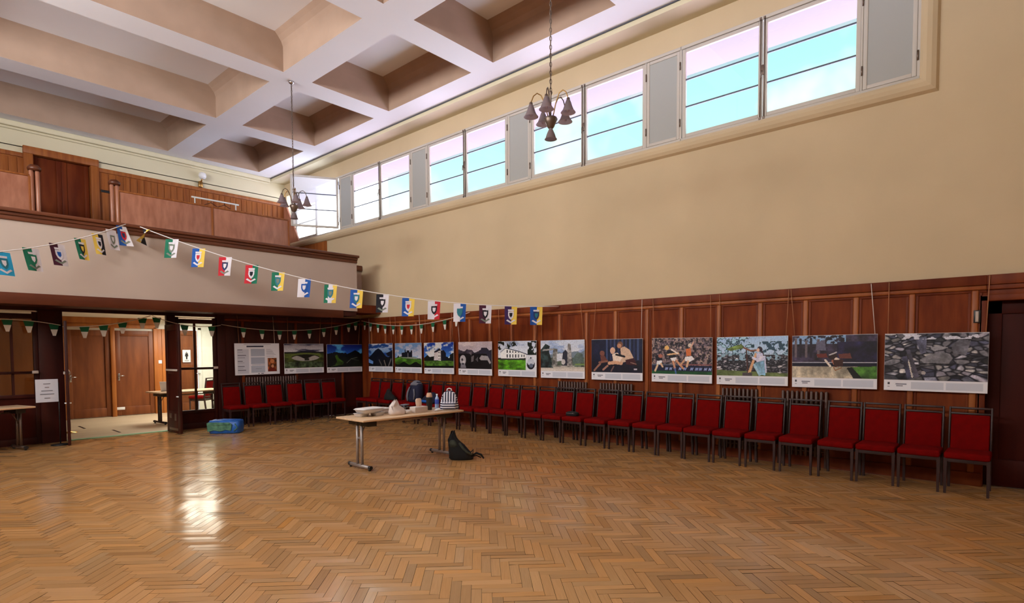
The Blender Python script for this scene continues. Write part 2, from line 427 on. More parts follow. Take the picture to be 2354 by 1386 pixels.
# right wall: cream plaster with the window band, wood panelling below
Y0, Y1, Z0, Z1 = 1.04, 17.22, 4.97, 6.46
wr = boxes('wall_right', 'cream_wall', [((W, 0.34, 2.42), (W + .35, DB + .3, Z0)), ((W, YB, 2.25), (W + .35, 0.34, Z0)), ((W, YB, Z1), (W + .12, DB + .3, 7.1)),
     ((W, YB, Z0), (W + .35, Y0, Z1)), ((W, Y1, Z0), (W + .35, DB + .3, Z1)), ((W + .05, 0.34, 0), (W + .35, D + .3, 2.43)),
     ((W, YB, 0), (W + .35, -0.75, 2.3)), ((W + .2, -0.8, 0), (W + .35, 0.4, 2.3))])
struct(wr, 'plain cream plastered side wall above the wood panelling', 'wall')
# rounded plaster moulding round the window band
m = MB()
prof = [(0.0, 0.0), (0.0, 0.06), (0.03, 0.085), (0.07, 0.095), (0.12, 0.085), (0.165, 0.055), (0.19, 0.0)]
mr = [m.ring([(W - q, Y1 + .1, Z0 - p) for p, q in prof]), m.ring([(W - q, Y0 - p, Z0 - p) for p, q in prof]), m.ring([(W - q, Y0 - p, 6.83) for p, q in prof])]
for i in (0, 1):
    m.bridge(mr[i], mr[i + 1], i == 9, False)
m.cap(mr[0]); m.cap(mr[2])
struct(m.build('trim_3', 'cream_wall'), 'rounded cream moulding under and beside the window band', 'trim')

def panelling(name, mats, axis, c, a0, a1, ztop, pitch, first, face, base=0.0, parent=None):
    """wood wall panelling on plane c along a0..a1; axis 'y' or 'x'; face = sign of the normal"""
    m = MB()
    def bx(p0, p1, z0, z1, d0, d1, bev=0.0):
        q = sorted((c + face * d0, c + face * d1))
        if axis == 'y': m.box((q[0], p0, z0), (q[1], p1, z1), bev)
        else: m.box((p0, q[0], z0), (p1, q[1], z1), bev)
    m.mi = 1
    bx(a0, a1, base, ztop - .02, -0.03, 0.0)
    m.mi = 0
    bx(a0, a1, ztop - .115, ztop, -0.01, 0.05, 0.006)
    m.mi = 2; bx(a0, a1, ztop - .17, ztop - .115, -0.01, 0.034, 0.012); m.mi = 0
    bx(a0, a1, ztop - .20, ztop - .17, -0.01, 0.014, 0.004)
    bx(a0, a1, base, base + 0.16, -0.01, 0.03, 0.008)
    bx(a0, a1, base + .16, base + .30, -0.01, 0.012, 0.004)
    k = first
    while k < a1 - .02:
        if k > a0 + .02:
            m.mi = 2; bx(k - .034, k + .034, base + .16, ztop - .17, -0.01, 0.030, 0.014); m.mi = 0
            for s in (-1, 1): bx(k + s * .05 - .016, k + s * .05 + .016, base + .16, ztop - .17, -0.01, 0.010, 0.004)
        k += pitch
    return m.build(name, mats, parent)
pr = panelling('panelling', ['dark_wood', 'dark_wood_panel', 'batten_lit_wood'], 'y', W - .02, 0.34, D, 2.50, 0.615, 0.445, -1)
pr.parent = wr; tag(pr, 'dark red-brown wood panelling with upright battens')

struct(boxes('trim_16', 'eave_paint', [((W + .1, YB, 6.52), (9.86, DB + .3, 6.62))]), 'pale roof eave outside the high windows', 'eave')
# windows: four and a half bays of paired casements with blank panels between
def casement(name, y0, y1, parent, pane='pane_glass', up='pane_glass_upper', x=W - .005):
    fr, t = 0.055, 0.045
    z0, z1 = Z0 + .055, Z1 - .055
    m = MB()
    m.box((x, y0, z0), (x + t, y0 + fr, z1), .006); m.box((x, y1 - fr, z0), (x + t, y1, z1), .006)
    m.box((x, y0 + fr, z0), (x + t, y1 - fr, z0 + fr), .006); m.box((x, y0 + fr, z1 - fr), (x + t, y1 - fr, z1), .006)
    c = m.build(name, 'window_paint', parent)
    hgt = (z1 - z0 - 2 * fr) / 3
    boxes('glazing_bar', 'window_metal', [((x + .008, y0 + fr, z0 + fr + hgt * k - .011), (x + .034, y1 - fr, z0 + fr + hgt * k + .011)) for k in (1, 2)], c)
    boxes('pane', pane, [((x + .018, y0 + fr, z0 + fr), (x + .022, y1 - fr, z0 + fr + 2 * hgt))], c)
    boxes('pane', up, [((x + .018, y0 + fr, z0 + fr + 2 * hgt), (x + .022, y1 - fr, z1 - fr))], c)
    return c
PITCH = 3.13
def bay(n, yb):
    """yb: far edge of the blank panel beside the nearer end; blank panel yb-.61..yb, casements yb..yb+2.5"""
    w = MB()
    ye = min(yb + 2.52, Y1)
    w.box((W - .02, yb - .63, Z0), (W + .05, ye, Z0 + .05), .006); w.box((W - .02, yb - .63, Z1 - .05), (W + .05, ye, Z1), .006)
    w.box((W - .01, yb - .63, Z0 + .05), (W + .05, yb - .60, Z1 - .05)); w.box((W - .015, yb - .012, Z0 + .05), (W + .05, yb + .012, Z1 - .05), .004)
    o = w.build('window_%d' % n, 'window_paint')
    struct(o, 'high white window band, bay %s' % ['beside the plain end of the wall', 'second along from the plain end', 'behind the hanging chandelier chain', 'next to the gallery opening', 'inside the gallery with one leaf open'][n - 1], 'window')
    p = MB(); a, b = yb - .597, yb - .014; z0, z1, f = Z0 + .055, Z1 - .055, .05
    p.box((W - .012, a, z0), (W + .03, a + f, z1), .006); p.box((W - .012, b - f, z0), (W + .03, b, z1), .006)
    p.box((W - .012, a + f, z0), (W + .03, b - f, z0 + f), .006); p.box((W - .012, a + f, z1 - f), (W + .03, b - f, z1), .006)
    bp = p.build('panel_frame', 'window_paint', o)
    boxes('blank_panel', 'blank_panel', [((W + .0, a + f, z0 + f), (W + .02, b - f, z1 - f))], bp)
    hg = MB()
    for y in (yb - .006, yb - .606):
        for z in (Z0 + .3, Z1 - .3): hg.tube([(W - .02, y, z - .06), (W - .02, y, z + .06)], .011, 8)
    hg.build('hinge', 'aged_metal', o)
    mid = yb + 1.255
    def bolt():
        h = MB()
        for s in (-.028, .028):
            h.tube([(W - .018, mid + s, Z0 + .03), (W - .018, mid + s, Z1 - .02)], .007, 6)
            h.box((W - .032, mid + s - .014, Z0 + .02), (W - .005, mid + s + .014, Z0 + .05)); h.box((W - .032, mid + s - .014, Z1 - .05), (W - .005, mid + s + .014, Z1 - .02))
        h.box((W - .035, mid - .03, 5.62), (W - .01, mid + .03, 5.76), .006); h.tube([(W - .03, mid, 5.68), (W - .07, mid, 5.66), (W - .075, mid, 5.56)], .009, 6)
        h.build('handle', 'aged_metal', o)
    if n < 5:
        casement('casement', yb + .014, mid - .006, o); casement('casement', mid + .006, yb + 2.49, o); bolt()
    else:
        casement('casement', mid + .006, yb + 2.49, o)
        c = casement('casement', 0.014, 1.25, o, 'pane_glass_open', 'pane_glass_open', x=-.02)
        # the leaf nearer the hall stands open into the gallery, about 60 degrees, on hinges at its near edge
        c.location = (W - .03, yb, 0); c.rotation_euler = (0, 0, math.radians(60))
        tag(c, 'window leaf standing open into the room')
        h = MB(); 
        for z in (Z0 + .2, Z1 - .2): h.tube([(W - .04, yb + .01, z - .05), (W - .04, yb + .01, z + .05)], .014, 8)
        h.tube([(W - .3, yb + .5, 5.66), (W - .3, yb + .62, 5.66)], .01, 6)
        h.build('hinge', 'aged_metal', o)
    return o
for n in range(5): bay(n + 1, 1.675 + PITCH * n)

# right-hand door recess at the near end of the panelling
m = MB()
for lo, hi in (((W - .03, 0.33, 0), (W + .2, 0.40, 2.26)), ((W - .03, -0.80, 0), (W + .2, -0.72, 2.26)), ((W - .03, -0.80, 2.20), (W + .2, 0.40, 2.27))): m.box(lo, hi, .004)
dr = m.build('door_1', 'dark_wood'); struct(dr, 'dark brown recessed door at the end of the panelled wall', 'door')
boxes('door_leaf', 'door_dark', [((W + .12, -0.72, 0.01), (W + .17, 0.33, 2.2)), ((W + .10, -0.72, .01), (W + .125, 0.33, .33)), ((W + .10, .2, .33), (W + .125, .33, 2.2)), ((W + .10, -.72, 2.05), (W + .125, .33, 2.2))], dr, .004)
m = MB(); m.tube([(W + .10, -.6, 1.02), (W + .03, -.6, 1.02), (W + .03, -.48, 1.02)], .01, 8); m.build('door_handle', 'brass', dr)
struct(panelling('trim_4', ['dark_wood', 'dark_wood_panel', 'batten_lit_wood'], 'y', W - .02, YB, -0.80, 2.50, 0.615, -2.0, -1), 'dark wood panelling past the recessed door', 'trim')
struct(boxes('trim_5', 'dark_wood', [((W - .07, -0.80, 2.385), (W, 0.34, 2.50)), ((W - .05, -0.80, 2.33), (W, 0.34, 2.385)), ((W - .02, -.8, 2.26), (W, .34, 2.34))], None, .006), 'dark wood rail running over the recessed door', 'trim')

# left and rear walls (out of the picture); the left openings admit sky and the added lamps
lw = []
for k in range(5):
    lw.append(((XL - .3, -1.25 + 3.13 * k - .0, Z0), (XL, -1.25 + 3.13 * k + .45, Z1)))
lw += [((XL - .3, YB, 0), (XL, DB + .3, Z0)), ((XL - .3, YB, Z1), (XL, DB + .3, 7.1)), ((XL - .3, YB, Z0), (XL, -1.25, Z1)), ((XL - .3, 11.72, Z0), (XL, DB + .3, Z1))]
struct(boxes('wall_left', 'cream_wall', lw), 'cream side wall with high window openings', 'wall')
struct(boxes('wall_back', 'cream_wall', [((XL - .3, YB - .3, 0), (W + .35, YB, 7.1))]), 'cream end wall of the hall', 'wall')

# ------------------------------------------------------------------ wall under the gallery, balcony, gallery
fw = MB()
fw.mi = 0
fw.box((8.0, D, 2.50), (W, D + .12, 3.78))
fw.mi = 1
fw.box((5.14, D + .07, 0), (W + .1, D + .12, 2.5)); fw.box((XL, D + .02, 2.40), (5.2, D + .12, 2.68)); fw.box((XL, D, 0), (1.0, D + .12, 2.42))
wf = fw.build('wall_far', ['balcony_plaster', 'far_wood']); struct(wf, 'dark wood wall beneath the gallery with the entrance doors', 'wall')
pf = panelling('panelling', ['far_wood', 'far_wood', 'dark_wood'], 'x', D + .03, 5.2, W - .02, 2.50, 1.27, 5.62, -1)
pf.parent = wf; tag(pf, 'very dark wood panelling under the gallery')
tag(boxes('wall_cap', 'rail_wood', [((8.0, D - .06, 3.76), (W - .02, D + .14, 3.90))], wf, .006), 'brown wood cap on the wall stub beside the balcony')
b = MB()
b.mi = 0; b.box((XL, 12.25, 2.62), (8.0, 12.36, 3.80)); b.box((7.9, 12.3, 2.62), (8.0, D, 3.80))
b.mi = 2; b.box((XL, 12.22, 2.44), (7.6, 12.30, 2.625), .006); b.mi = 1; b.box((XL, 12.25, 2.50), (7.97, D + .1, 2.60)); b.box((XL, 12.30, 2.46), (7.55, D, 2.52))
wb = b.build('wall_balcony', ['balcony_plaster', 'far_wood', 'fascia_wood']); struct(wb, 'plain beige balcony front with a dark wood lower edge', 'balcony')
r = MB()
r.box((XL, 12.16, 3.915), (8.03, 12.42, 3.975), .012); r.box((XL, 12.20, 3.86), (8.01, 12.40, 3.92), .012); r.box((XL, 12.225, 3.79), (8.005, 12.38, 3.865), .006)
rl = r.build('rail_cap', 'rail_wood', wb); tag(rl, 'moulded brown wood rail along the balcony top')
# gallery: stepped floor, rear wall, dado, door
struct(boxes('floor_gallery', 'dark_wood', [((XL, 12.36, 2.60), (W, 14.2, 2.80)), ((XL, 13.3, 2.8), (W, 14.9, 3.2)), ((XL, 14.9, 2.8), (W, 15.7, 3.6)), ((XL, 15.7, 2.8), (W, 16.5, 4.0)), ((XL, 16.5, 2.8), (W, DB, 4.4))]), 'stepped dark wood gallery floor', 'floor')
gw = boxes('wall_gallery', 'gallery_cream', [((XL, DB, 6.38), (W + .05, DB + .3, 7.1)), ((XL, DB, 2.5), (2.56, DB + .3, 6.4)), ((3.86, DB, 2.5), (W + .05, DB + .3, 6.4)), ((2.5, DB + .25, 2.5), (3.9, DB + .3, 6.4))])
struct(gw, 'pale cream rear wall of the gallery', 'wall')
struct(boxes('trim_6', 'gallery_cream', [((XL, DB - .10, 6.80), (8.3, DB, 6.92)), ((XL, DB - .05, 6.74), (8.3, DB, 6.80))], None, .02), 'cream cornice along the rear gallery wall', 'trim')
def dado(name, x0, x1):
    m = MB()
    m.box((x0, DB - .03, 4.3), (x1, DB, 6.15))
    x = x0 + .06
    while x < x1 - .12:
        m.box((x + .006, DB - .045, 4.4), (x + .15, DB - .02, 6.12), .006); x += .156
    m.box((x0, DB - .07, 6.14), (x1, DB, 6.24), .01)
    return m.build(name, 'gallery_wood')
struct(dado('trim_7', XL, 2.50), 'boarded wood dado on the gallery rear wall beside the door', 'trim')
struct(dado('trim_8', 3.92, W), 'boarded wood dado on the gallery rear wall under the white lamp', 'trim')
m = MB()
m.box((2.48, DB - .09, 4.4), (2.66, DB + .1, 6.25), .01); m.box((3.76, DB - .09, 4.4), (3.93, DB + .1, 6.25), .01); m.box((2.48, DB - .09, 6.25), (3.93, DB + .1, 6.42), .01)
gd = m.build('door_2', 'gallery_wood'); struct(gd, 'dark wood double door at the back of the gallery', 'door')
for s in (0, 1):
    boxes('door_leaf', 'dark_wood', [((2.66 + .55 * s, DB + .12, 4.4), (3.205 + .55 * s, DB + .17, 6.25)), ((2.66 + .55 * s, DB + .10, 4.4), (2.76 + .55 * s, DB + .13, 6.25)), ((3.11 + .55 * s, DB + .10, 4.4), (3.205 + .55 * s, DB + .13, 6.25))], gd, .003)
# raked wood board in the gallery corner below the windows, and dado on the side wall there
m = MB(); m.prism([(W - .05, 16.42, 4.2), (W - .05, 16.42, 5.0), (W - .05, 17.18, 6.16), (W - .05, DB - .03, 6.2), (W - .05, DB - .03, 4.2)], (.045, 0, 0))
struct(m.build('trim_9', 'gallery_board'), 'sloping wood board in the gallery corner under the open window', 'trim')
struct(boxes('trim_10', 'gallery_wood', [((W - .03, 14.9, 3.0), (W + .01, 16.42, 4.79))]), 'brown wood dado on the gallery side wall', 'trim')

# gallery partition of plain wood boards with twin posts
def partition(x0, x1, label, ends):
    t = empty('partition', ((x0 + x1) / 2, 14.9, 3.2), 0, label, 'partition', 'gallery partitions'); cx = (x0 + x1) / 2
    n = max(1, round((x1 - x0) / 2.1)); w = (x1 - x0) / n
    for i in range(n):
        boxes('board', 'gallery_board', [((x0 + w * i + .012 - cx, -.02, 0), (x0 + w * (i + 1) - .012 - cx, .02, 1.96))], t, .004)
    boxes('top_rail', 'gallery_wood', [((x0 - cx, -.035, 1.96), (x1 - cx, .035, 2.0))], t, .008)
    for i in range(n + 1): boxes('batten', 'gallery_wood', [((x0 + w * i - .025 - cx, -.035, 0), (x0 + w * i + .025 - cx, .035, 1.97))], t, .008)
    for xe in ends:
        m = MB(); c = xe - cx
        for s in (-.05, .05): m.lathe([(.0, 0), (.038, 0), (.038, 2.08), (.03, 2.1), (0, 2.1)], (c + s, 0, 0), 14)
        p = m.build('post', 'gallery_board', t)
        q = MB(); q.lathe([(0, 2.09), (.10, 2.09), (.115, 2.12), (.115, 2.15), (.07, 2.20), (0, 2.215)], (c, 0, 0), 20); q.build('post_cap', 'rail_wood', p)
partition(3.72, 7.62, 'brown board partition in the gallery, in front of the white rail', (3.66,))
partition(-3.2, 2.22, 'brown board partition in the gallery, on the far side of the gap by the door', (2.30,))

# ------------------------------------------------------------------ entrance: glazed screens, open leaves, lobby beyond
def screen(n, x0, x1, mull, label, zpanel=0.40, glass='door_glass'):
    y0, y1 = D + .02, D + .09
    m = MB()
    m.box((x0, y0, 0), (x0 + .07, y1, 2.38), .006); m.box((x1 - .07, y0, 0), (x1, y1, 2.38), .006)
    m.box((x0 + .07, y0, 2.25), (x1 - .07, y1, 2.34), .006); m.box((x0 + .07, y0, zpanel - .06), (x1 - .07, y1, zpanel), .004); m.box((x0 + .07, y0, 0), (x1 - .07, y1, .12), .004)
    o = m.build('window_%d' % n, 'far_wood'); struct(o, label, 'glazed screen')
    boxes('kick_panel', 'door_dark', [((x0 + .07, y0 + .025, .12), (x1 - .07, y1 - .02, zpanel - .06))], o)
    boxes('glazing_bar', 'far_wood', [((v - .018, y0 + .01, zpanel), (v + .018, y1 - .01, 2.25)) for v in mull] + [((x0 + .07, y0 + .01, 1.265), (x1 - .07, y1 - .01, 1.295))], o)
    boxes('pane', glass, [((x0 + .07, y0 + .03, zpanel), (x1 - .07, y0 + .036, 2.25))], o)
    m = MB(); m.tube([(x0 + .05, D - .05, 1.30), (x1 - .05, D - .05, 1.30)], .016, 8)
    for v in (x0 + .1, x1 - .1): m.tube([(v, D - .05, 1.30), (v, D + .03, 1.30)], .012, 6)
    p = m.build('push_bar', 'far_wood', o)
    boxes('bar_end', 'card_box', [((x1 - .11, D - .075, 1.275), (x1 - .02, D - .03, 1.325))], o, .006)
    return o
screen(6, 4.24, 5.06, (4.62,), 'glazed screen with dark bars looking onto the sign and red chair in the lobby')
screen(7, 1.0, 2.0, (1.64,), 'dim glazed screen behind the small beige-topped table', 0.9, 'door_glass_dim')
struct(boxes('trim_11', 'far_wood', [((2.0, D + .0, 0), (2.36, D + .12, 2.42)), ((4.08, D + .0, 0), (4.24, D + .12, 2.42)), ((5.06, D - .02, 0), (5.22, D + .12, 2.5))], None, .006), 'dark wood posts of the entrance screen', 'trim')
struct(boxes('trim_gap_light', 'white_paint', [((1.0, D + .005, 2.375), (2.1, D + .02, 2.388)), ((4.3, D + .005, 2.36), (4.98, D + .02, 2.373))]), 'thin white strips painted as light gaps above the entrance screens', 'trim')  # white colour stands in for light through the gaps over the glazing

def open_leaf(n, hx, ang, label, mirror):
    t = MB(); L, H = .69, 2.2
    t.box((0, -.022, .01), (.10, .022, H), .004); t.box((L - .11, -.022, .01), (L, .022, H), .004)
    t.box((.1, -.022, H - .12), (L - .11, .022, H), .004); t.box((.1, -.022, .01), (L - .11, .022, .45), .004); t.box((.1, -.022, 1.2), (L - .11, .022, 1.3), .004)
    o = t.build('door_%d' % n, 'far_wood'); struct(o, label, 'door')
    boxes('door_panel', 'door_dark', [((.1, -.008, .45), (L - .11, .008, 1.2)), ((.1, -.008, 1.3), (L - .11, .008, H - .12))], o)
    m = MB()
    for s in (-1, 1): m.box((.06, s * .022, 1.26), (L - .06, s * .05, 1.30), .008)
    m.build('push_bar', 'card_box', o)
    boxes('kick_plate', 'aged_metal', [((.12, -.026, .06), (L - .12, .026, .11)), ((.14, -.027, .30), (.24, .027, .40)), ((L - .28, -.027, .26), (L - .2, .027, .4))], o, .003)
    q = MB(); q.lathe([(0, 0), (.05, 0), (.05, .02), (0, .02)], (L - .1, 0, .74), 12); q.build('lock_plate', 'white_plastic', o)
    o.location = (hx, D - .02, 0); o.rotation_euler = (0, 0, math.radians(ang))
    return o
open_leaf(3, 4.05, -88, 'dark wood entrance leaf standing open beside the glazed screen', 1)
open_leaf(4, 2.39, -100, 'dark wood entrance leaf standing open beside the taped notice', 1)

LY = 17.3
struct(boxes('floor_lobby', ['lobby_floor'], [((1.0, D + .1, -.05), (7.5, LY + .1, 0.004))]), 'pale beige boarded lobby floor', 'floor')
struct(boxes('trim_13', 'mat_green', [((2.36, D + .02, 0), (4.08, D + .14, .012))]), 'pale green threshold strip at the entrance', 'trim')
for c, a in (((3.01, 15.35), 1.55), ((3.34, 14.05), 1.55)):
    m = MB(); m.box((-.3, -.02, .004), (.3, .02, .007)); o = m.build('floor_tape', 'black_plastic'); o.location = (c[0], c[1], 0); o.rotation_euler = (0, 0, a)
    tag(o, 'dark strip on the pale lobby floor, ' + ('nearer the wood doors' if c[1] > 15 else 'nearer the threshold'), 'tape', 'floor strips')
struct(boxes('ceiling_lobby', 'lobby_white', [((1.0, D + .12, 2.52), (7.5, LY + .2, 2.6))]), 'white lobby ceiling', 'ceiling')
lb = MB()
lb.mi = 0; lb.box((1.0, LY, 0), (5.55, LY + .1, 2.36)); lb.box((6.1, LY, 0), (7.5, LY + .1, 2.55)); lb.box((1.0, LY + .02, 2.3), (7.5, LY + .1, 2.55)); lb.box((7.4, D + .12, 0), (7.5, LY, 2.55));  lb.box((5.5, LY + .01, 2.28), (6.2, LY + .1, 2.5))
lb = lb.build('wall_lobby', ['lobby_white']); struct(lb, 'white lobby wall past the toilet door', 'wall')
struct(boxes('trim_17', 'door_wood', [((.95, D + .12, 0), (1.05, LY, 2.55))]), 'wood lined side of the lobby', 'trim')
m = MB()
m.box((1.05, LY - .04, 2.36), (5.08, LY, 2.53), .006); m.box((1.05, LY - .06, 2.26), (5.08, LY, 2.36), .01)
m.box((1.05, LY - .02, 0), (3.12, LY, 2.3)); m.box((5.06, LY - .03, 0), (5.50, LY, 2.26), .004); m.box((3.02, LY - .06, 0), (3.12, LY, 2.3), .01); m.box((4.03, LY - .08, 0), (4.13, LY, 2.3), .012); m.box((5.0, LY - .06, 0), (5.1, LY, 2.3), .01); m.box((5.2, LY - .05, 0), (5.26, LY, 2.26), .006)
struct(m.build('trim_14', 'lobby_wood'), 'orange-brown wood surround of the lobby doors', 'trim')
def lobby_door(n, x0, x1, label, hx, ztop=2.2, mt='door_wood'):
    m = MB(); y = LY - .03
    m.box((x0, y, .02), (x0 + .11, y + .05, ztop), .004); m.box((x1 - .11, y, .02), (x1, y + .05, ztop), .004); m.box((x0 + .11, y, ztop - .14), (x1 - .11, y + .05, ztop), .004); m.box((x0 + .11, y, .02), (x1 - .11, y + .05, .24), .004)
    o = m.build('door_%d' % n, mt); struct(o, label, 'door')
    boxes('door_panel', mt, [((x0 + .10, y + .025, .2), (x1 - .10, y + .045, ztop - .1))], o)
    h = MB(); h.box((hx - .02, y - .01, .92), (hx + .02, y, 1.10), .003); h.tube([(hx, y, 1.04), (hx, y - .05, 1.04), (hx + .11, y - .05, 1.04)], .011, 8)
    h.build('door_handle', 'chrome', o)
    return o
lobby_door(5, 3.13, 4.03, 'panelled wood lobby door under the bunting, nearest the entrance post', 3.20)
lobby_door(6, 4.14, 5.0, 'panelled wood lobby door behind the lobby table', 4.20)
lobby_door(7, 5.56, 6.08, 'brown toilet door with a white sign', 6.02, 2.24)
struct(boxes('trim_15', 'white_paint', [((6.10, LY - .05, 0), (6.19, LY, 2.32)), ((5.46, LY - .05, 2.25), (6.19, LY, 2.34))], None, .006), 'white frame round the toilet door', 'trim')
t = empty('toilet_sign', (5.80, LY - .04, 1.53), 0, 'small white sign with a dark figure on the toilet door', 'sign')
boxes('sign_plate', 'white_paper', [((-.10, -.006, -.17), (.10, .0, .17))], t)
m = MB(); m.lathe([(0, -.012), (.018, -.006), (.018, .006), (0, .012)], (0, -.008, .105), 10); m.prism([(-.03, -.008, .08), (.03, -.008, .08), (.045, -.008, -.01), (.02, -.008, -.01), (.016, -.008, -.09), (-.016, -.008, -.09), (-.02, -.008, -.01), (-.045, -.008, -.01)], (0, -.002, 0)); m.box((-.06, -.009, -.125), (.06, -.006, -.115)); m.box((-.045, -.009, -.145), (.045, -.006, -.138))
m.build('figure_symbol', 'black_plastic', t)
m = MB(); m.box((-.04, -.012, -.045), (.04, 0, .045), .004); m.box((-.012, -.018, -.02), (.012, -.01, .02), .002)
o = m.build('light_switch', 'white_plastic'); o.location = (5.15, LY - .03, 1.38); tag(o, 'white light switch on the wood beside the lobby doors', 'switch')
m = MB(); m.box((-.09, -.012, -.035), (.09, 0, .035), .01); o = m.build('push_plate', 'white_plastic'); o.location = (4.22, LY - .03, .2); tag(o, 'white plate low on the wood lobby door', 'plate')
# slim dark post by the open leaf
t = empty('rope_post', (2.64, 14.53, 0), 0, 'slim dark post standing on the lobby floor beside the open leaf', 'post')
m = MB(); m.lathe([(0, 0), (.14, 0), (.14, .015), (.03, .03), (.03, .05)], n=20); m.build('base', 'brass', t)
m = MB(); m.lathe([(.026, .03), (.026, 1.22), (0, 1.22)], n=12); m.build('pole', 'far_wood', t)
m = MB(); m.lathe([(0, 1.22), (.045, 1.22), (.05, 1.26), (.03, 1.30), (0, 1.31)], n=14); m.build('pole_top', 'tan_lid', t)

# ------------------------------------------------------------------ tables
def folding_table(loc, rz, L, Wd, H, label, top='table_top', leg='steel', name='folding_table', inset=0.16):
    t = empty(name, loc, rz, label, 'table')
    m = MB(); m.box((-L / 2, -Wd / 2, H - .028), (L / 2, Wd / 2, H), .006); m.build('tabletop', top, t)
    for s in (-1, 1):
        x = s * (L / 2 - inset); m = MB()
        m.box((x - .10 * (s > 0) - .02, -Wd / 2 + .10, H - .11), (x + .02 + .10 * (s < 0), Wd / 2 - .10, H - .028), .004)
        m.build('hinge_box', 'black_plastic', t)
    for s in (-1, 1):
        x = s * (L / 2 - inset)
        m = MB()
        for q in (-.055, .055): m.tube([(x, q, .04), (x, q, H - .07)], .021, 12)
        m.box((x - .012, -.1, H - .085), (x + .012, .1, H - .06), .004); m.box((x - .01, -.05, H - .30), (x + .01, .05, H - .275), .003); m.tube([(x, 0, H - .29), (x - s * .1, 0, H - .1)], .008, 8)
        m.build('leg', leg, t)
        m = MB(); m.tube([(x, -Wd / 2 + .08, .045), (x, Wd / 2 - .08, .045)], .025, 12); f = m.build('foot', leg, t)
        for q in (-1, 1):
            m = MB(); m.lathe([(0, 0), (.018, 0), (.018, .03), (0, .03)], (x, q * (Wd / 2 - .11), 0), 12); m.tube([(x, q * (Wd / 2 - .115), .045), (x, q * (Wd / 2 - .07), .045)], .027, 12)
            m.build('foot_cap', 'black_plastic', f)
    m = MB(); m.tube([(-L / 2 + inset, 0, H - .10), (L / 2 - inset, 0, H - .10)], .012, 8); m.build('stretcher', leg, t)
    return t
TZ = 0.72
TC = Vector((5.245, 6.875, 0)); TR = math.radians(-1.5)
folding_table(TC, TR, 1.80, 0.70, TZ, 'folding table with pale wood top and grey steel T-legs alone on the parquet')
folding_table((1.02, 12.55, 0), 0.28, 1.5, 0.6, 0.74, 'small table with beige top below the dim glazed screen', leg='aged_metal', inset=.12)
LT = folding_table((4.95, 14.75, 0), 0.10, 1.5, 0.75, 0.74, 'beige-topped table in the bright lobby with a laptop on it', leg='chair_frame', inset=.14)
t = empty('laptop', (4.62, 14.85, .74), 2.5, 'open pale laptop on the lobby table', 'laptop')
boxes('keyboard_base', 'white_plastic', [((-.16, -.11, 0), (.16, .11, .015))], t, .005)
m = MB(); m.box((-.16, -.006, 0), (.16, .006, .22), .004, mx=Matrix.Translation((0, .11, .012)) @ Matrix.Rotation(math.radians(-18), 4, 'X')); m.build('screen', 'white_plastic', t)

# notice hanging on the dark post beside the beige-topped table
t = empty('paper_notice', (2.02, 12.72, .98), 0.1, 'white paper notice hung beside the beige-topped table', 'notice')
m = MB(); m.box((-.16, -.003, -.20), (.16, .003, .20)); m.build('sheet', 'note_paper', t)
m = MB()
for z, w_ in ((.12, .05), (.06, .03), (0, .08), (-.06, .10), (-.13, .04)): m.box((-w_, -.006, z - .006), (w_, -.003, z + .006))
m.build('text_lines', 'grey_fabric', t)
m = MB(); m.tube([(.17, .02, .13), (.17, .02, -.98)], .01, 8); m.lathe([(0, -.98), (.14, -.98), (.14, -.965), (0, -.95)], (.17, .02, 0), 16); m.tube([(.17, .02, .13), (-.12, .01, .15)], .006, 6); m.build('stand', 'black_plastic', t)

# ------------------------------------------------------------------ chairs
def make_chair():
    t = empty('banquet_chair', (0, 0, 0))
    w, d = .20, .21
    # seat cushion
    m = MB(); m.box((-.206, -d + .03, .40), (.206, d + .015, .475), .025, 3)
    for v in m.bm.verts:
        if v.co.z > .46: v.co.z += .012 * (1 - (v.co.x / w) ** 2) * (1 - min(1, abs(v.co.y / d)) ** 2)
    m.build('seat', 'chair_red', t)
    lean = Matrix.Translation((0, -d + .02, .44)) @ Matrix.Rotation(math.radians(8), 4, 'X')
    m = MB(); m.box((-w + .022, -.012, .01), (w - .022, .032, .43), .014, 3, mx=lean); m.build('backrest', 'chair_red', t)
    m = MB()
    for s in (-1, 1): m.box((s * w - .018 if s > 0 else -w - .002, -.02, -.02), (s * w + .002 if s > 0 else -w + .018, .018, .52), .005, mx=lean)
    m.box((-w + .015, -.018, .495), (w - .015, .014, .52), .005, mx=lean); m.box((-w + .015, -.016, .432), (w - .015, .012, .455), .004, mx=lean); m.box((-w + .015, -.014, 0), (w - .015, .01, .03), .004, mx=lean)
    m.build('back_frame', 'chair_frame', t)
    m = MB(); m.box((-.2, d - .035, .36), (.2, d - .012, .41), .004); m.box((-w + .01, -d + .02, .345), (w - .01, -d + .04, .41), .004)
    for s in (-1, 1): m.box((s * (w - .022) - .01, -d + .03, .345), (s * (w - .022) + .01, d - .02, .41), .004)
    m.build('seat_rail', 'chair_frame', t)
    for s in (-1, 1):
        m = MB(); m.prism([(s * (.190) - .017, d - .04, .41), (s * (.190) + .017, d - .04, .41), (s * (.190) + .017, d - .006, .41), (s * (.190) - .017, d - .006, .41)], (0, 0, -.41))
        for v in m.bm.verts:
            if v.co.z < .01: v.co.x += (s * (.190) - v.co.x) * .3; v.co.y += (d - .02 - v.co.y) * .3
        m.build('leg', 'chair_frame', t)
        m = MB(); m.prism([(s * (w - .012) - .013, -d, .42), (s * (w - .012) + .013, -d, .42), (s * (w - .012) + .013, -d + .036, .42), (s * (w - .012) - .013, -d + .036, .42)], (0, -.05, -.42))
        m.build('leg', 'chair_frame', t)
    return t
chair0 = make_chair(); first = [True]
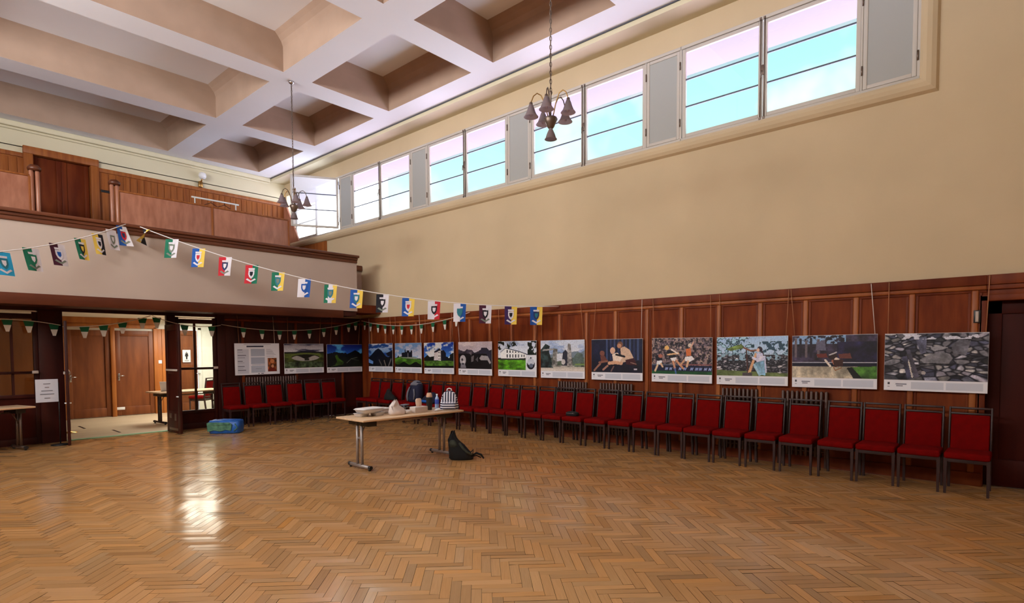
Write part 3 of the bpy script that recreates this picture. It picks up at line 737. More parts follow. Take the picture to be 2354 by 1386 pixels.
def place_chair(x, y, rz, label, group):
    c = chair0 if first[0] else copy_tree(chair0)
    first[0] = False
    c.location = (x, y, 0); c.rotation_euler = (0, 0, rz); tag(c, label, 'chair', group)
    return c
ORD = ['nearest', 'second', 'third', 'fourth', 'fifth', 'sixth', 'seventh', 'eighth', 'ninth', 'tenth', 'eleventh', 'twelfth', 'thirteenth', 'fourteenth']
cy = [.445, .89, 1.325, 1.75, 2.225, 2.68, 3.14, 3.585, 4.02, 4.45, 4.91, 5.385, 5.86, 6.31, 6.745, 7.205, 7.64, 8.07, 8.545, 9.005, 9.465, 9.91, 10.40, 10.83, 11.36, 11.85, 12.30]
for i, y in enumerate(cy):
    if i < 14: lab = 'red padded chair in the long side-wall row, %s to the recessed door' % (ORD[i] if i == 0 else ORD[i] + ' closest')
    else:
        k = len(cy) - 1 - i
        lab = 'red padded chair in the long side-wall row, %s to the far corner' % (ORD[k] if k == 0 else ORD[k] + ' closest')
    if i == 12: lab = 'red padded side-wall chair with a black pouch on its seat'
    if i == 22: lab = 'red padded side-wall chair holding the big dark backpack'
    if i == 24: lab = 'red padded side-wall chair with a slumped black bag on it'
    x = 8.30
    place_chair(x, y, math.radians(90) + (0 if i < 24 else RNG.normal(0, .04)) + RNG.normal(0, .012), lab, 'red chairs along the panelled side wall')
fx = [5.25, 5.73, 6.22, 6.72, 7.18, 7.63]
fl = ['beside the glazed screen', 'second from the glazed screen', 'under the printed information board', 'under the oval fort photograph', 'second from the dark corner', 'closest to the dark corner']
for i, x in enumerate(fx):
    place_chair(x, 12.78, math.radians(180) + RNG.normal(0, .03), 'red padded chair under the gallery, ' + fl[i], 'red chairs under the gallery')
place_chair(5.84, 16.42, math.radians(42), 'red chair on its own in the bright lobby, seen through the glazed screen', None)
# chairs face into the room: local +Y is the front of the chair

# ------------------------------------------------------------------ printed pictures (display-referred arrays)
PW, PH = 168, 96
def vnoise(h, w, sx, sy, seed, oct=4):
    r = np.random.default_rng(seed); out = np.zeros((h, w)); amp = 1; tot = 0
    for o in range(oct):
        gx, gy = max(2, int(sx * 2 ** o)) + 2, max(2, int(sy * 2 ** o)) + 2
        g = r.random((gy, gx)); x = np.linspace(0, gx - 2.001, w); y = np.linspace(0, gy - 2.001, h)
        xi, yi = x.astype(int), y.astype(int); fx, fy = (x - xi)[None], (y - yi)[:, None]
        fx, fy = fx * fx * (3 - 2 * fx), fy * fy * (3 - 2 * fy)
        a = g[yi][:, xi] * (1 - fx) + g[yi][:, xi + 1] * fx; b = g[yi + 1][:, xi] * (1 - fx) + g[yi + 1][:, xi + 1] * fx
        out += amp * (a * (1 - fy) + b * fy); tot += amp; amp *= .55
    out /= tot
    return (out - out.min()) / (np.ptp(out) + 1e-9)
class Pic:
    def __init__(s, w=PW, h=PH, col=(200, 200, 210)):
        s.w, s.h = w, h; s.a = np.ones((h, w, 3)) * np.array(col) / 255.
        s.U, s.V = np.meshgrid((np.arange(w) + .5) / w, (np.arange(h) + .5) / h)
    def mask(s, m, col, noise=0.0, seed=1, sx=10, sy=6):
        c = np.array(col) / 255.; m = np.clip(np.asarray(m, float), 0, 1)[..., None]
        k = 1 + noise * (vnoise(s.h, s.w, sx, sy, seed) - .5)[..., None] * 2 if noise else 1
        s.a = s.a * (1 - m) + c * k * m; return s
    def grad(s, top, bot, v0=0., v1=1.):
        t = np.clip((s.V - v0) / (v1 - v0), 0, 1)[..., None]; m = ((s.V >= v0) & (s.V <= v1))[..., None]
        s.a = np.where(m, (np.array(top) * (1 - t) + np.array(bot) * t) / 255., s.a); return s
    def clouds(s, col, lo=.5, hi=.7, seed=3, sx=4, sy=5, v1=1.0):
        n = vnoise(s.h, s.w, sx, sy, seed); return s.mask(np.clip((n - lo) / (hi - lo), 0, 1) * (s.V < v1), col)
    def poly(s, pts, col, **k):
        ins = np.zeros_like(s.U, bool); n = len(pts)
        for i in range(n):
            (x0, y0), (x1, y1) = pts[i], pts[(i + 1) % n]
            if y0 == y1: continue
            c = ((y0 > s.V) != (y1 > s.V)) & (s.U < (x1 - x0) * (s.V - y0) / (y1 - y0) + x0); ins ^= c
        return s.mask(ins, col, **k)
    def ell(s, cx, cy, rx, ry, col, **k): return s.mask(((s.U - cx) / rx) ** 2 + ((s.V - cy) / ry) ** 2 < 1, col, **k)
    def rect(s, x0, y0, x1, y1, col, **k): return s.mask((s.U >= x0) & (s.U <= x1) & (s.V >= y0) & (s.V <= y1), col, **k)
    def line(s, pts, wd, col):
        asp = s.w / s.h
        for (x0, y0), (x1, y1) in zip(pts, pts[1:]):
            dx, dy = (x1 - x0) * asp, y1 - y0; px, py = (s.U - x0) * asp, s.V - y0
            t = np.clip((px * dx + py * dy) / (dx * dx + dy * dy + 1e-9), 0, 1)
            s.mask(np.hypot(px - t * dx, py - t * dy) < wd, col)
        return s
    def ridge(s, base, amp, col, rs, wx=5, **k):
        n = vnoise(2, s.w, wx, 1, rs)[0]; return s.mask(s.V > (base - amp * n)[None, :], col, **k)
    def stones(s, n, seed, reg, cols, gap=(14, 14, 22), fl=2.2):
        """dry-stone masonry: flattened cells with dark joints"""
        r = np.random.default_rng(seed); x0, y0, x1, y1 = reg; P = r.random((n, 2)) * [x1 - x0, y1 - y0] + [x0, y0]
        asp = s.w / s.h
        d = np.hypot((s.U[..., None] - P[:, 0]) * asp, (s.V[..., None] - P[:, 1]) * fl); i = np.argsort(d, -1)[..., :2]
        d0 = np.take_along_axis(d, i, -1); edge = d0[..., 1] - d0[..., 0]
        c = np.array(cols)[r.integers(0, len(cols), n)] / 255. * (1 + .25 * r.normal(size=(n, 1))); c = c[i[..., 0]]
        k = np.clip(edge / .05, 0, 1)[..., None] * (0.75 + .5 * vnoise(s.h, s.w, 22, 14, seed + 1)[..., None])
        m = ((s.U >= x0) & (s.U <= x1) & (s.V >= y0) & (s.V <= y1))[..., None]
        s.a = np.where(m, np.array(gap) / 255. * (1 - k) + c * k, s.a); return s

def pic_fort():
    p = Pic().grad((150, 148, 160), (206, 208, 216), 0, .33).clouds((44, 44, 70), .55, .72, 5, 2, 7, .33)
    p.grad((40, 52, 34), (70, 84, 40), .33, 1).mask((p.V > .33), (84, 96, 48), noise=.7, seed=8, sx=7, sy=9)
    p.rect(0, .33, 1, .40, (24, 30, 34)).ell(.53, .52, .42, .15, (104, 118, 60)).ell(.53, .56, .36, .12, (28, 30, 22))
    p.mask((((p.U - .53) / .36) ** 2 + ((p.V - .55) / .17) ** 2 < 1) & (p.V > .56 + .06 * np.cos((p.U - .53) * 14)) & (p.V < .72 - 0.5 * (p.U - .53) ** 2), (170, 168, 166))
    return p.rect(.50, .60, .62, .70, (40, 42, 36)).mask((p.V > .75), (70, 84, 60), noise=.8, seed=4, sx=14, sy=8)
def pic_valley():
    p = Pic().grad((10, 34, 130), (60, 140, 230), 0, .6).clouds((96, 180, 240), .45, .75, 12, 3, 3, .6)
    p.ridge(.55, .30, (16, 20, 30), 21, 4).poly([(.52, .45), (.66, .36), (.80, .25), (.92, .36), (1, .5), (1, 1), (.4, 1)], (12, 14, 18)).mask(p.V > .55, (18, 24, 18), noise=.6, seed=6)
    p.poly([(.22, .50), (.28, .44), (.33, .62), (.46, .78), (.44, .88), (.2, .95), (.28, .75)], (70, 108, 30), noise=.5, seed=2)
    return p.line([(.55, .82), (.68, .64), (.86, .58)], .012, (110, 116, 104)).line([(.7, .66), (.9, .72)], .008, (90, 100, 90)).line([(.1, .98), (.3, .86)], .012, (80, 90, 60))
def pic_mountain():
    p = Pic().grad((214, 214, 226), (90, 140, 200), 0, .5).clouds((40, 80, 150), .45, .6, 9, 3, 8, .6)
    p.grad((60, 90, 150), (120, 140, 190), .5, .75).poly([(0, .62), (.30, .28), (.42, .20), (.55, .30), (.78, .62), (1, .5), (1, 1), (0, 1)], (18, 22, 40), noise=.3, seed=4)
    p.ridge(.95, .40, (14, 16, 26), 31, 3, noise=.5, seed=3).poly([(0, .66), (.2, .78), (.18, .9), (0, .84)], (110, 150, 210)).poly([(.74, .42), (1, .30), (1, .56), (.8, .55)], (24, 22, 40))
    return p.line([(.45, .72), (.55, .95)], .03, (96, 92, 92)).line([(.66, .75), (.72, .97)], .035, (118, 108, 104)).line([(.94, .68), (.84, .96)], .03, (124, 120, 122))
def pic_castle():
    p = Pic().grad((176, 184, 210), (206, 210, 226), 0, .65).clouds((120, 160, 210), .5, .7, 14, 4, 5, .6)
    p.poly([(0, .62), (.25, .55), (.75, .58), (1, .66), (1, 1), (0, 1)], (70, 110, 34), noise=.6, seed=2, sx=6, sy=7)
    p.poly([(.26, .58), (.26, .40), (.38, .38), (.38, .25), (.41, .25), (.42, .36), (.46, .36), (.46, .30), (.55, .30), (.56, .38), (.61, .36), (.61, .30), (.66, .30), (.66, .58)], (24, 26, 42))
    p.rect(.49, .42, .52, .58, (130, 130, 140)).poly([(.06, .62), (.14, .50), (.17, .60)], (20, 30, 30)).poly([(.2, .60), (.7, .58), (.95, .64), (.95, .67), (.3, .62)], (150, 156, 148))
    return p.mask((p.V > .84 + .06 * np.sin(p.U * 14)), (16, 22, 14)).poly([(.8, .66), (.96, .63), (.98, .68)], (24, 34, 60))
def pic_tower_house():
    p = Pic().grad((22, 60, 160), (90, 150, 220), 0, .6).clouds((226, 232, 242), .48, .62, 17, 4, 4, .62)
    p.ridge(.62, .14, (22, 28, 26), 8, 9).grad((84, 120, 50), (44, 66, 30), .72, 1).mask(p.V > .72, (76, 110, 44), noise=.6, seed=9, sx=9, sy=9)
    p.poly([(.34, .70), (.36, .34), (.44, .30), (.53, .22), (.60, .32), (.68, .30), (.75, .42), (.75, .72)], (26, 28, 44)).poly([(.34, .70), (.36, .40), (.48, .36), (.48, .70)], (208, 202, 204)).poly([(.48, .70), (.48, .34), (.58, .31), (.58, .72)], (226, 224, 222))
    for x in (.50, .545):
        for y in (.36, .50, .62): p.rect(x, y, x + .022, y + .06, (40, 44, 60))
    return p.poly([(.86, .72), (.88, .48), (1, .40), (1, .74)], (26, 34, 36)).mask(p.V > .92, (14, 18, 14))
def pic_cattle():
    p = Pic().grad((206, 196, 206), (188, 180, 192), 0, .35).clouds((224, 216, 222), .5, .7, 5, 3, 4, .35)
    p.ridge(.40, .16, (60, 54, 66), 4, 6, noise=.6, seed=5).mask(p.V > .44, (22, 20, 24), noise=.7, seed=6, sx=9, sy=6)
    p.poly([(.64, .44), (.70, .22), (.86, .22), (.98, .40), (1, .7), (.9, .6), (.84, .42)], (54, 52, 70)).poly([(.64, .60), (.70, .50), (.88, .52), (.98, .76), (.94, .82), (.88, .68), (.68, .68)], (160, 156, 160)).ell(.14, .68, .095, .19, (178, 174, 180))
    p.poly([(.08, .80), (.2, .80), (.24, .98), (.06, .98)], (130, 128, 138)).ell(.12, .66, .03, .05, (60, 58, 66)).ell(.14, .82, .03, .03, (40, 40, 50)).ell(.17, .74, .02, .03, (220, 216, 220))
    return p.poly([(.32, .4), (.42, .34), (.4, .5)], (110, 104, 112)).poly([(.40, .55), (.48, .5), (.46, .72), (.40, .75)], (108, 104, 108)).poly([(.52, .65), (.6, .55), (.6, .74)], (90, 86, 92))
def pic_mansion():
    p = Pic().grad((196, 206, 226), (222, 226, 236), 0, .6).clouds((150, 166, 196), .5, .75, 8, 3, 4, .5)
    p.grad((96, 140, 40), (60, 110, 24), .62, 1).mask(p.V > .62, (84, 140, 34), noise=.5, seed=3, sx=9, sy=9).rect(0, .58, .75, .66, (52, 58, 54))
    p.poly([(.08, .60), (.06, .36), (.20, .22), (.55, .34), (.8, .46), (.8, .58), (.55, .60)], (236, 238, 242)).poly([(.06, .37), (.20, .22), (.21, .25), (.06, .41)], (150, 156, 170)).poly([(.2, .22), (.56, .34), (.8, .46), (.8, .49), (.56, .375), (.2, .25)], (88, 96, 116))
    for k in range(5):
        for y in (.30, .46): p.rect(.235 + .075 * k, y + .018 * k * (y < .4), .262 + .075 * k, y + .11, (40, 44, 56))
    for k in range(3): p.rect(.62 + .06 * k, .47, .64 + .06 * k, .55, (60, 66, 80))
    n = vnoise(PH, PW, 14, 9, 5); p.mask((n > .45) & (p.V < .26 - .5 * abs(p.U - .3)) & (p.U < .52), (24, 34, 26)).mask((n > .5) & (p.U > .78) & (p.V < .48), (26, 38, 34))
    p.mask((n > .55) & (p.U < .12) & (p.V < .3), (24, 34, 26)).rect(.73, .48, 1, 1, (218, 222, 232)).ell(.86, .80, .10, .17, (30, 34, 44)).ell(.86, .72, .09, .12, (196, 202, 216)).ell(.87, .84, .05, .07, (110, 120, 140)).ell(.86, .58, .02, .03, (70, 76, 90))
    return p
def pic_ruin():
    p = Pic().grad((196, 206, 224), (216, 220, 230), 0, .5).clouds((150, 170, 206), .48, .7, 15, 3, 5, .5)
    p.ridge(.46, .12, (120, 136, 150), 9, 6).mask(p.V > .56, (92, 104, 92), noise=.5, seed=4).rect(0, .86, 1, 1, (196, 190, 182)).poly([(0, .3), (.12, .1), (.22, .18), (.2, .35), (.3, .9), (0, .9)], (44, 58, 60), noise=.8, seed=6, sx=14, sy=9)
    p.poly([(.05, .29), (.34, .25), (.34, .31), (.05, .34)], (160, 160, 162)).poly([(.30, .26), (.40, .28), (.39, .86), (.26, .86)], (136, 136, 134), noise=.5, seed=3, sx=16, sy=12).poly([(.38, .44), (.52, .42), (.5, .66), (.38, .68)], (210, 214, 224))
    p.poly([(.50, .84), (.52, .40), (.58, .30), (.64, .40), (.64, .84)], (52, 56, 72)).poly([(.62, .86), (.63, .14), (.66, .10), (.70, .14), (.74, .86)], (150, 148, 148), noise=.45, seed=7, sx=16, sy=14).ell(.53, .70, .045, .09, (196, 194, 196))
    p.poly([(.74, .60), (.84, .40), (.96, .44), (.98, .72), (.76, .76)], (92, 108, 106), noise=.3, seed=2).rect(.3, .82, .78, .88, (150, 148, 144), noise=.4, seed=5)
    return p.rect(.8, .76, 1, .80, (126, 150, 90)).mask(p.V > .93, (210, 204, 198))
def pic_dancers():
    p = Pic().mask(np.ones((PH, PW)), (26, 32, 62), noise=.3, seed=2)
    for k in range(9): p.rect(.30 + .075 * k, 0, .335 + .075 * k, .62, (44, 56, 96) if k % 2 else (64, 80, 120))
    p.mask(p.V > .66, (18, 20, 44), noise=.3, seed=5)
    p.poly([(.58, .26), (.66, .22), (.76, .32), (.84, .58), (.72, .66), (.58, .72), (.50, .70), (.60, .56)], (206, 180, 160)).ell(.575, .17, .055, .10, (120, 84, 66)).ell(.56, .20, .04, .07, (190, 144, 118)).poly([(.68, .62), (.84, .56), (.90, .78), (.70, .76)], (70, 24, 36))
    p.ell(.43, .34, .05, .10, (214, 178, 158)).poly([(.42, .45), (.52, .40), (.62, .56), (.56, .70), (.44, .66)], (228, 212, 200)).line([(.50, .46), (.66, .52)], .03, (24, 24, 34)).line([(.36, .72), (.48, .70), (.60, .72)], .05, (206, 166, 140)).ell(.22, .42, .05, .08, (128, 84, 74))
    p.poly([(.18, .5), (.26, .48), (.34, .66), (.2, .68)], (110, 66, 62)).line([(.18, .74), (.06, .94)], .03, (150, 112, 98)).line([(.33, .80), (.24, .92)], .03, (170, 130, 116)).line([(.16, .70), (.32, .66)], .03, (140, 98, 84))
    return p.line([(.45, .82), (.40, .96)], .02, (120, 94, 92)).rect(.84, .88, .90, .92, (190, 186, 200)).line([(.78, .70), (.88, .74)], .012, (150, 120, 110))
def pic_match():
    p = Pic().mask(np.ones((PH, PW)), (84, 74, 84), noise=1.0, seed=3, sx=30, sy=17); n = vnoise(PH, PW, 34, 20, 12)
    p.mask((n > .62), (150, 130, 128)).mask((n < .36), (30, 28, 40)).mask((vnoise(PH, PW, 30, 18, 44) > .78), (190, 170, 160)).rect(0, .76, 1, .92, (18, 28, 66)).rect(0, .73, .5, .76, (90, 100, 120)).rect(.5, .72, 1, .75, (140, 90, 92))
    for x in (.24, .31, .47, .55, .66, .74, .80, .88, .95): p.line([(x, .88), (x + .012, .82), (x + .026, .88), (x + .04, .82)], .012, (150, 166, 210))
    p.rect(0, .92, 1, 1, (26, 84, 50), noise=.3, seed=2)
    p.poly([(.26, .34), (.38, .32), (.42, .52), (.32, .58), (.27, .46)], (26, 28, 44)).ell(.26, .27, .04, .06, (222, 184, 120)).line([(.28, .46), (.46, .42)], .022, (216, 180, 140)).line([(.34, .32), (.44, .42)], .02, (230, 220, 216)).poly([(.32, .56), (.42, .53), (.44, .62), (.36, .66)], (230, 228, 232)).line([(.42, .62), (.54, .84)], .028, (200, 150, 120)).line([(.37, .65), (.40, .84)], .03, (196, 148, 120)).line([(.40, .84), (.42, .98)], .02, (80, 110, 170))
    p.poly([(.58, .30), (.66, .28), (.67, .48), (.59, .50)], (206, 120, 70)).ell(.645, .20, .03, .055, (200, 190, 180)).line([(.66, .26), (.70, .12)], .018, (206, 170, 150)).poly([(.57, .52), (.68, .50), (.72, .58), (.64, .66), (.55, .62)], (236, 234, 240)).line([(.62, .64), (.60, .78)], .03, (214, 180, 150)).line([(.56, .60), (.50, .74)], .022, (200, 160, 130))
    return p.poly([(.05, .48), (.17, .46), (.19, .62), (.08, .66)], (22, 26, 46)).ell(.15, .50, .04, .05, (170, 110, 96)).poly([(.09, .64), (.18, .62), (.17, .74), (.08, .74)], (226, 228, 236)).line([(.10, .76), (.06, .92)], .028, (214, 190, 160)).line([(.16, .72), (.19, .80)], .026, (210, 180, 150)).line([(.3, .5), (.42, .72)], .0, (0, 0, 0))
def pic_harp():
    p = Pic().grad((166, 196, 232), (190, 210, 232), 0, .5); n = vnoise(PH, PW, 20, 13, 7)
    p.mask((n > .46) & (p.V < .55) & (p.U < .55), (44, 80, 96)).mask((n > .62) & (p.V < .5) & (p.U < .5), (170, 206, 226)).mask((n > .5) & (p.U > .62) & (p.V < .5) & (p.V > .12), (52, 84, 104)).poly([(.14, .30), (.36, .18), (.42, .28), (.2, .36)], (110, 132, 72), noise=.6, seed=3, sx=20, sy=12)
    p.stones(330, 5, (0, .46, 1, .94), [(120, 118, 128), (160, 158, 166), (92, 92, 104), (180, 178, 184)], (20, 22, 34), 2.4).mask((n > .6) & (p.V > .4) & (p.V < .6), (150, 180, 200)).mask(p.V > .90 + .07 * p.U - .05, (96, 110, 70), noise=.4, seed=5)
    p.rect(.38, .92, .52, 1, (84, 78, 84)).line([(.435, .34), (.455, .90)], .016, (82, 48, 46)).line([(.40, .28), (.50, .36), (.60, .34)], .022, (132, 92, 74)).poly([(.56, .40), (.585, .44), (.50, .90), (.455, .92)], (214, 172, 136))
    p.ell(.62, .32, .035, .07, (58, 44, 60)).poly([(.62, .28), (.66, .34), (.69, .50), (.65, .46)], (58, 44, 60)).ell(.60, .34, .022, .045, (222, 190, 176)).poly([(.58, .42), (.66, .42), (.69, .60), (.58, .66)], (206, 206, 232)).line([(.66, .50), (.60, .60), (.53, .54)], .03, (216, 214, 236))
    return p.poly([(.56, .66), (.68, .60), (.72, .76), (.70, .98), (.62, .96), (.54, .76)], (130, 170, 196), noise=.35, seed=8).line([(.55, .72), (.62, .96)], .03, (166, 200, 220)).line([(.69, .5), (.71, .9)], .02, (196, 200, 226))
def pic_runner():
    p = Pic().mask(np.ones((PH, PW)), (58, 50, 70), noise=.7, seed=5, sx=13, sy=9); n = vnoise(PH, PW, 18, 12, 3)
    p.mask((n > .5) & (p.V < .2) & (p.U < .65), (140, 170, 206)).mask((p.U > .55) & (p.V > .16) & (p.V < .62), (36, 32, 62), noise=.6, seed=8)
    for k, x in enumerate((.03, .09, .16, .22, .31, .36)): p.rect(x, .05 + .03 * (k % 3), x + .03, .52, (40, 36, 52) if k % 2 else (110, 100, 108))
    p.poly([(.30, .16), (.40, .10), (.42, .36), (.30, .34)], (104, 104, 126)).rect(0, .63, 1, .65, (170, 170, 182)).rect(0, .65, 1, .73, (22, 22, 48)).rect(0, .73, 1, 1, (176, 168, 152), noise=.3, seed=2, sx=12, sy=5)
    p.poly([(.70, .74), (1, .72), (1, 1), (.80, 1)], (78, 122, 52), noise=.5, seed=3).poly([(.66, .76), (.72, .74), (.84, 1), (.74, 1)], (24, 24, 26))
    p.poly([(.30, .44), (.42, .42), (.44, .52), (.32, .52)], (112, 52, 46)).poly([(.56, .44), (.70, .42), (.72, .54), (.58, .54)], (110, 64, 58)).ell(.50, .50, .055, .07, (54, 34, 36))
    p.line([(.41, .58), (.47, .72)], .022, (226, 216, 206)).line([(.54, .56), (.58, .60)], .04, (220, 206, 196)).line([(.50, .60), (.54, .72), (.58, .62)], .028, (176, 116, 92)).poly([(.50, .58), (.62, .56), (.62, .72), (.52, .74)], (70, 40, 36))
    return p.line([(.51, .74), (.53, .82), (.60, .76)], .012, (150, 110, 80)).line([(.46, .46), (.54, .40)], .014, (190, 186, 190))
def pic_stones():
    p = Pic(); p.stones(150, 8, (0, 0, 1, 1), [(96, 98, 112), (140, 140, 150), (112, 110, 120), (74, 76, 96), (160, 158, 160)], (12, 12, 24), 2.0)
    p.poly([(.36, .56), (.46, .44), (.60, .40), (.68, .52), (.64, .64), (.40, .62)], (126, 126, 134), noise=.3, seed=4).poly([(.18, .50), (.23, .48), (.30, .96), (.24, .98)], (70, 70, 92), noise=.4, seed=6).poly([(.31, .10), (.42, .06), (.42, .40), (.37, .44)], (96, 98, 120), noise=.6, seed=5, sx=16).poly([(.22, .34), (.26, .34), (.36, .92), (.31, .96)], (86, 84, 100), noise=.4, seed=9).line([(.25, .60), (.29, .94)], .012, (196, 192, 186))
    return p.poly([(.66, .26), (.74, .12), (.84, .16), (.80, .46), (.68, .42)], (112, 112, 124), noise=.4, seed=3).mask((vnoise(PH, PW, 9, 6, 3) > .6) & (p.V < .12), (206, 208, 222)).poly([(.46, .30), (.54, .26), (.64, .30), (.50, .38)], (150, 150, 158)).ell(.40, .84, .022, .04, (170, 166, 166))
def pic_caption(seed, w=132, h=18):
    p = Pic(w, h, (238, 240, 252)); r = np.random.default_rng(seed)
    p.rect(.035, .25, .06, .45, (70, 70, 84)).rect(.035, .6, .06, .68, (120, 120, 132)).rect(.12, .34, .22 + .02 * r.random(), .42, (120, 122, 138)).rect(.13, .52, .20, .60, (140, 142, 158))
    return p.rect(.28, .16, .60, .86, (206, 212, 228)).rect(.62, .16, .96, .86, (206, 212, 228))
def pic_info(w=132, h=92):
    p = Pic(w, h, (236, 238, 250)); r = np.random.default_rng(3)
    p.rect(.20, .03, .80, .045, (120, 122, 140)).rect(.26, .08, .64, .115, (30, 32, 60)).rect(.05, .19, .30, .96, (206, 210, 226)).rect(.35, .17, .66, .41, (176, 186, 206)).rect(.35, .45, .66, .66, (172, 182, 204)).rect(.35, .72, .66, .94, (182, 192, 212)).rect(.36, .68, .66, .70, (90, 96, 116)).rect(.45, .80, .58, .82, (130, 136, 156))
    for k, y in enumerate((.20, .27, .37, .45, .55, .61, .72, .78, .84)): p.rect(.06, y, .16 + .1 * r.random(), y + (.022 if k % 2 == 0 else .012), (90, 92, 112) if k % 2 == 0 else (150, 152, 172))
    for y in np.arange(.19, .43, .028): p.rect(.70, y, .78 + .14 * r.random(), y + .01, (170, 172, 190))
    p.rect(.72, .47, .94, .92, (206, 204, 208)).mask((p.U > .73) & (p.U < .93) & (p.V > .48) & (p.V < .91), (128, 66, 30), noise=.9, seed=5, sx=26, sy=14).ell(.83, .58, .05, .07, (206, 130, 80)).poly([(.73, .84), (.80, .78), (.88, .80), (.93, .91), (.73, .91)], (110, 30, 18)).ell(.835, .74, .03, .05, (214, 150, 110))
    return p.rect(.5, .955, .54, .975, (90, 92, 110)).rect(.57, .955, .63, .975, (50, 52, 80))

PWID, PHGT = 1.03, 0.72
def poster(p0, du, nrm, img, label, seed, tilt=0.0, cords=(0.03, 0.97), ctop=2.49, info=False):
    """p0: top corner where the picture's left side is; du: unit vector towards picture right; nrm: unit vector into the room"""
    du, nrm = Vector(du), Vector(nrm); ctr = Vector(p0) + du * PWID / 2
    t = empty('photo_poster' if not info else 'information_board', (ctr.x, ctr.y, ctr.z - PHGT), 0, label, 'poster', 'exhibition boards')
    rot = Matrix.Rotation(tilt, 3, nrm)
    L = lambda u, v, d: rot @ (du * (u - PWID / 2) + Vector((0, 0, PHGT - v)) + nrm * d)
    m = MB()
    m.prism([L(0, 0, 0), L(PWID, 0, 0), L(PWID, PHGT, 0), L(0, PHGT, 0)], nrm * .012); m.build('board', 'white_paper', t)
    b = .0015
    hc = PHGT if info else PHGT * .815
    ph = img.a if info else np.clip(img.a * (.96 + .22 * vnoise(img.h, img.w, 80, 46, seed, 2)[..., None]), 0, 1) ** 1.15
    colour_grid('photo_print', ph, L(b, b if info else 0.004, .0135), rot @ (du * (PWID - 2 * b)), rot @ Vector((0, 0, -(hc - (2 * b if info else .006)))), t)
    if not info: colour_grid('caption_strip', pic_caption(seed).a, L(b, hc, .0135), rot @ (du * (PWID - 2 * b)), rot @ Vector((0, 0, -(PHGT - hc - b))), t)
    r = random.Random(seed)
    for c in cords:
        m = MB(); a = L(PWID * c, 0, .006); top = a + du * r.uniform(-.07, .07); top.z = ctop - (ctr.z - PHGT)
        m.tube([a, a + (top - a) * .5, top], .0045, 6); m.build('cord', 'cord_brown' if r.random() < .6 else 'cord_white', t)
    return t
ys = [12.80, 11.67, 10.54, 9.36, 8.15, 7.01, 5.83, 4.63, 3.525, 2.44, 1.335]
rp = [(pic_mountain, 'photo board of a dark mountain peak, closest to the corner on the side wall'), (pic_castle, 'photo board of a ruined castle on a green hill'), (pic_tower_house, 'photo board of a tall pale tower house under deep blue sky'), (pic_cattle, 'photo board of pale sheep among dark rocks under a pink-grey sky'),
      (pic_mansion, 'photo board of a white mansion on a lawn with a round inset'), (pic_ruin, 'photo board of a stone arch ruin with a tall slender pillar'), (pic_dancers, 'photo board of figures in pale shirts against dark blue'), (pic_match, 'photo board of field players before a packed crowd'),
      (pic_harp, 'photo board of a seated harp player by a dry-stone wall'), (pic_runner, 'photo board with a pale path, a leaping figure and a green patch'), (pic_stones, 'photo board filled with grey dry-stone walling, beside the recessed door')]
for i, (y, (f, lab)) in enumerate(zip(ys, rp)):
    poster((W - .075, y, 1.835), (0, -1, 0), (-1, 0, 0), f(), lab, 40 + i, (RNG.normal(0, .006)))
poster((5.41, D - .035, 1.835), (1, 0, 0), (0, -1, 0), pic_info(), 'white information board of printed text with one brown picture', 60, 0.006, (.1, .9), info=True)
poster((6.56, D - .035, 1.83), (1, 0, 0), (0, -1, 0), pic_fort(), 'photo board of an oval stone fort in a green field', 61, 0.004, (.1, .9))
poster((7.68, D - .035, 1.82), (1, 0, 0), (0, -1, 0), pic_valley(), 'photo board of dark hills under a vivid blue sky, under the gallery', 62, 0.0, (.1, .9))

# ------------------------------------------------------------------ radiators behind the chairs
def radiator(loc, rz, n, label):
    t = empty('radiator', loc, rz, label, 'radiator', 'column radiators')
    for k in range(n):
        m = MB(); x = (k - (n - 1) / 2) * .062
        m.box((x - .019, -.022, .14), (x + .019, .022, 1.06), .014, 2)
        m.build('column', 'radiator_paint', t)
    e = n / 2 * .062
    for z in (.22, .93):
        m = MB(); m.tube([(-e, 0, z), (e, 0, z)], .016, 10); m.build('header', 'radiator_paint', t)
    for x in (-e + .031, e - .031):
        m = MB(); m.box((x - .014, -.015, 0), (x + .014, .015, .2), .004); m.build('foot', 'radiator_paint', t)
    m = MB(); m.tube([(e - .01, 0, .22), (e + .03, 0, .22), (e + .03, 0, 0)], .010, 8); m.build('supply_pipe', 'radiator_paint', t)
RX = W - .073
radiator((RX, 6.27, 0), math.radians(90), 11, 'brown column radiator under the stone arch ruin board')
radiator((RX, 5.33, 0), math.radians(90), 11, 'brown column radiator under the board of pale-shirted figures')
radiator((RX, 3.18, 0), math.radians(90), 9, 'brown column radiator under the harp player board')
radiator((RX, 2.28, 0), math.radians(90), 10, 'brown column radiator under the board with the pale path')
radiator((6.25, D - .04, 0), 0, 20, 'dark column radiator under the boards below the gallery')

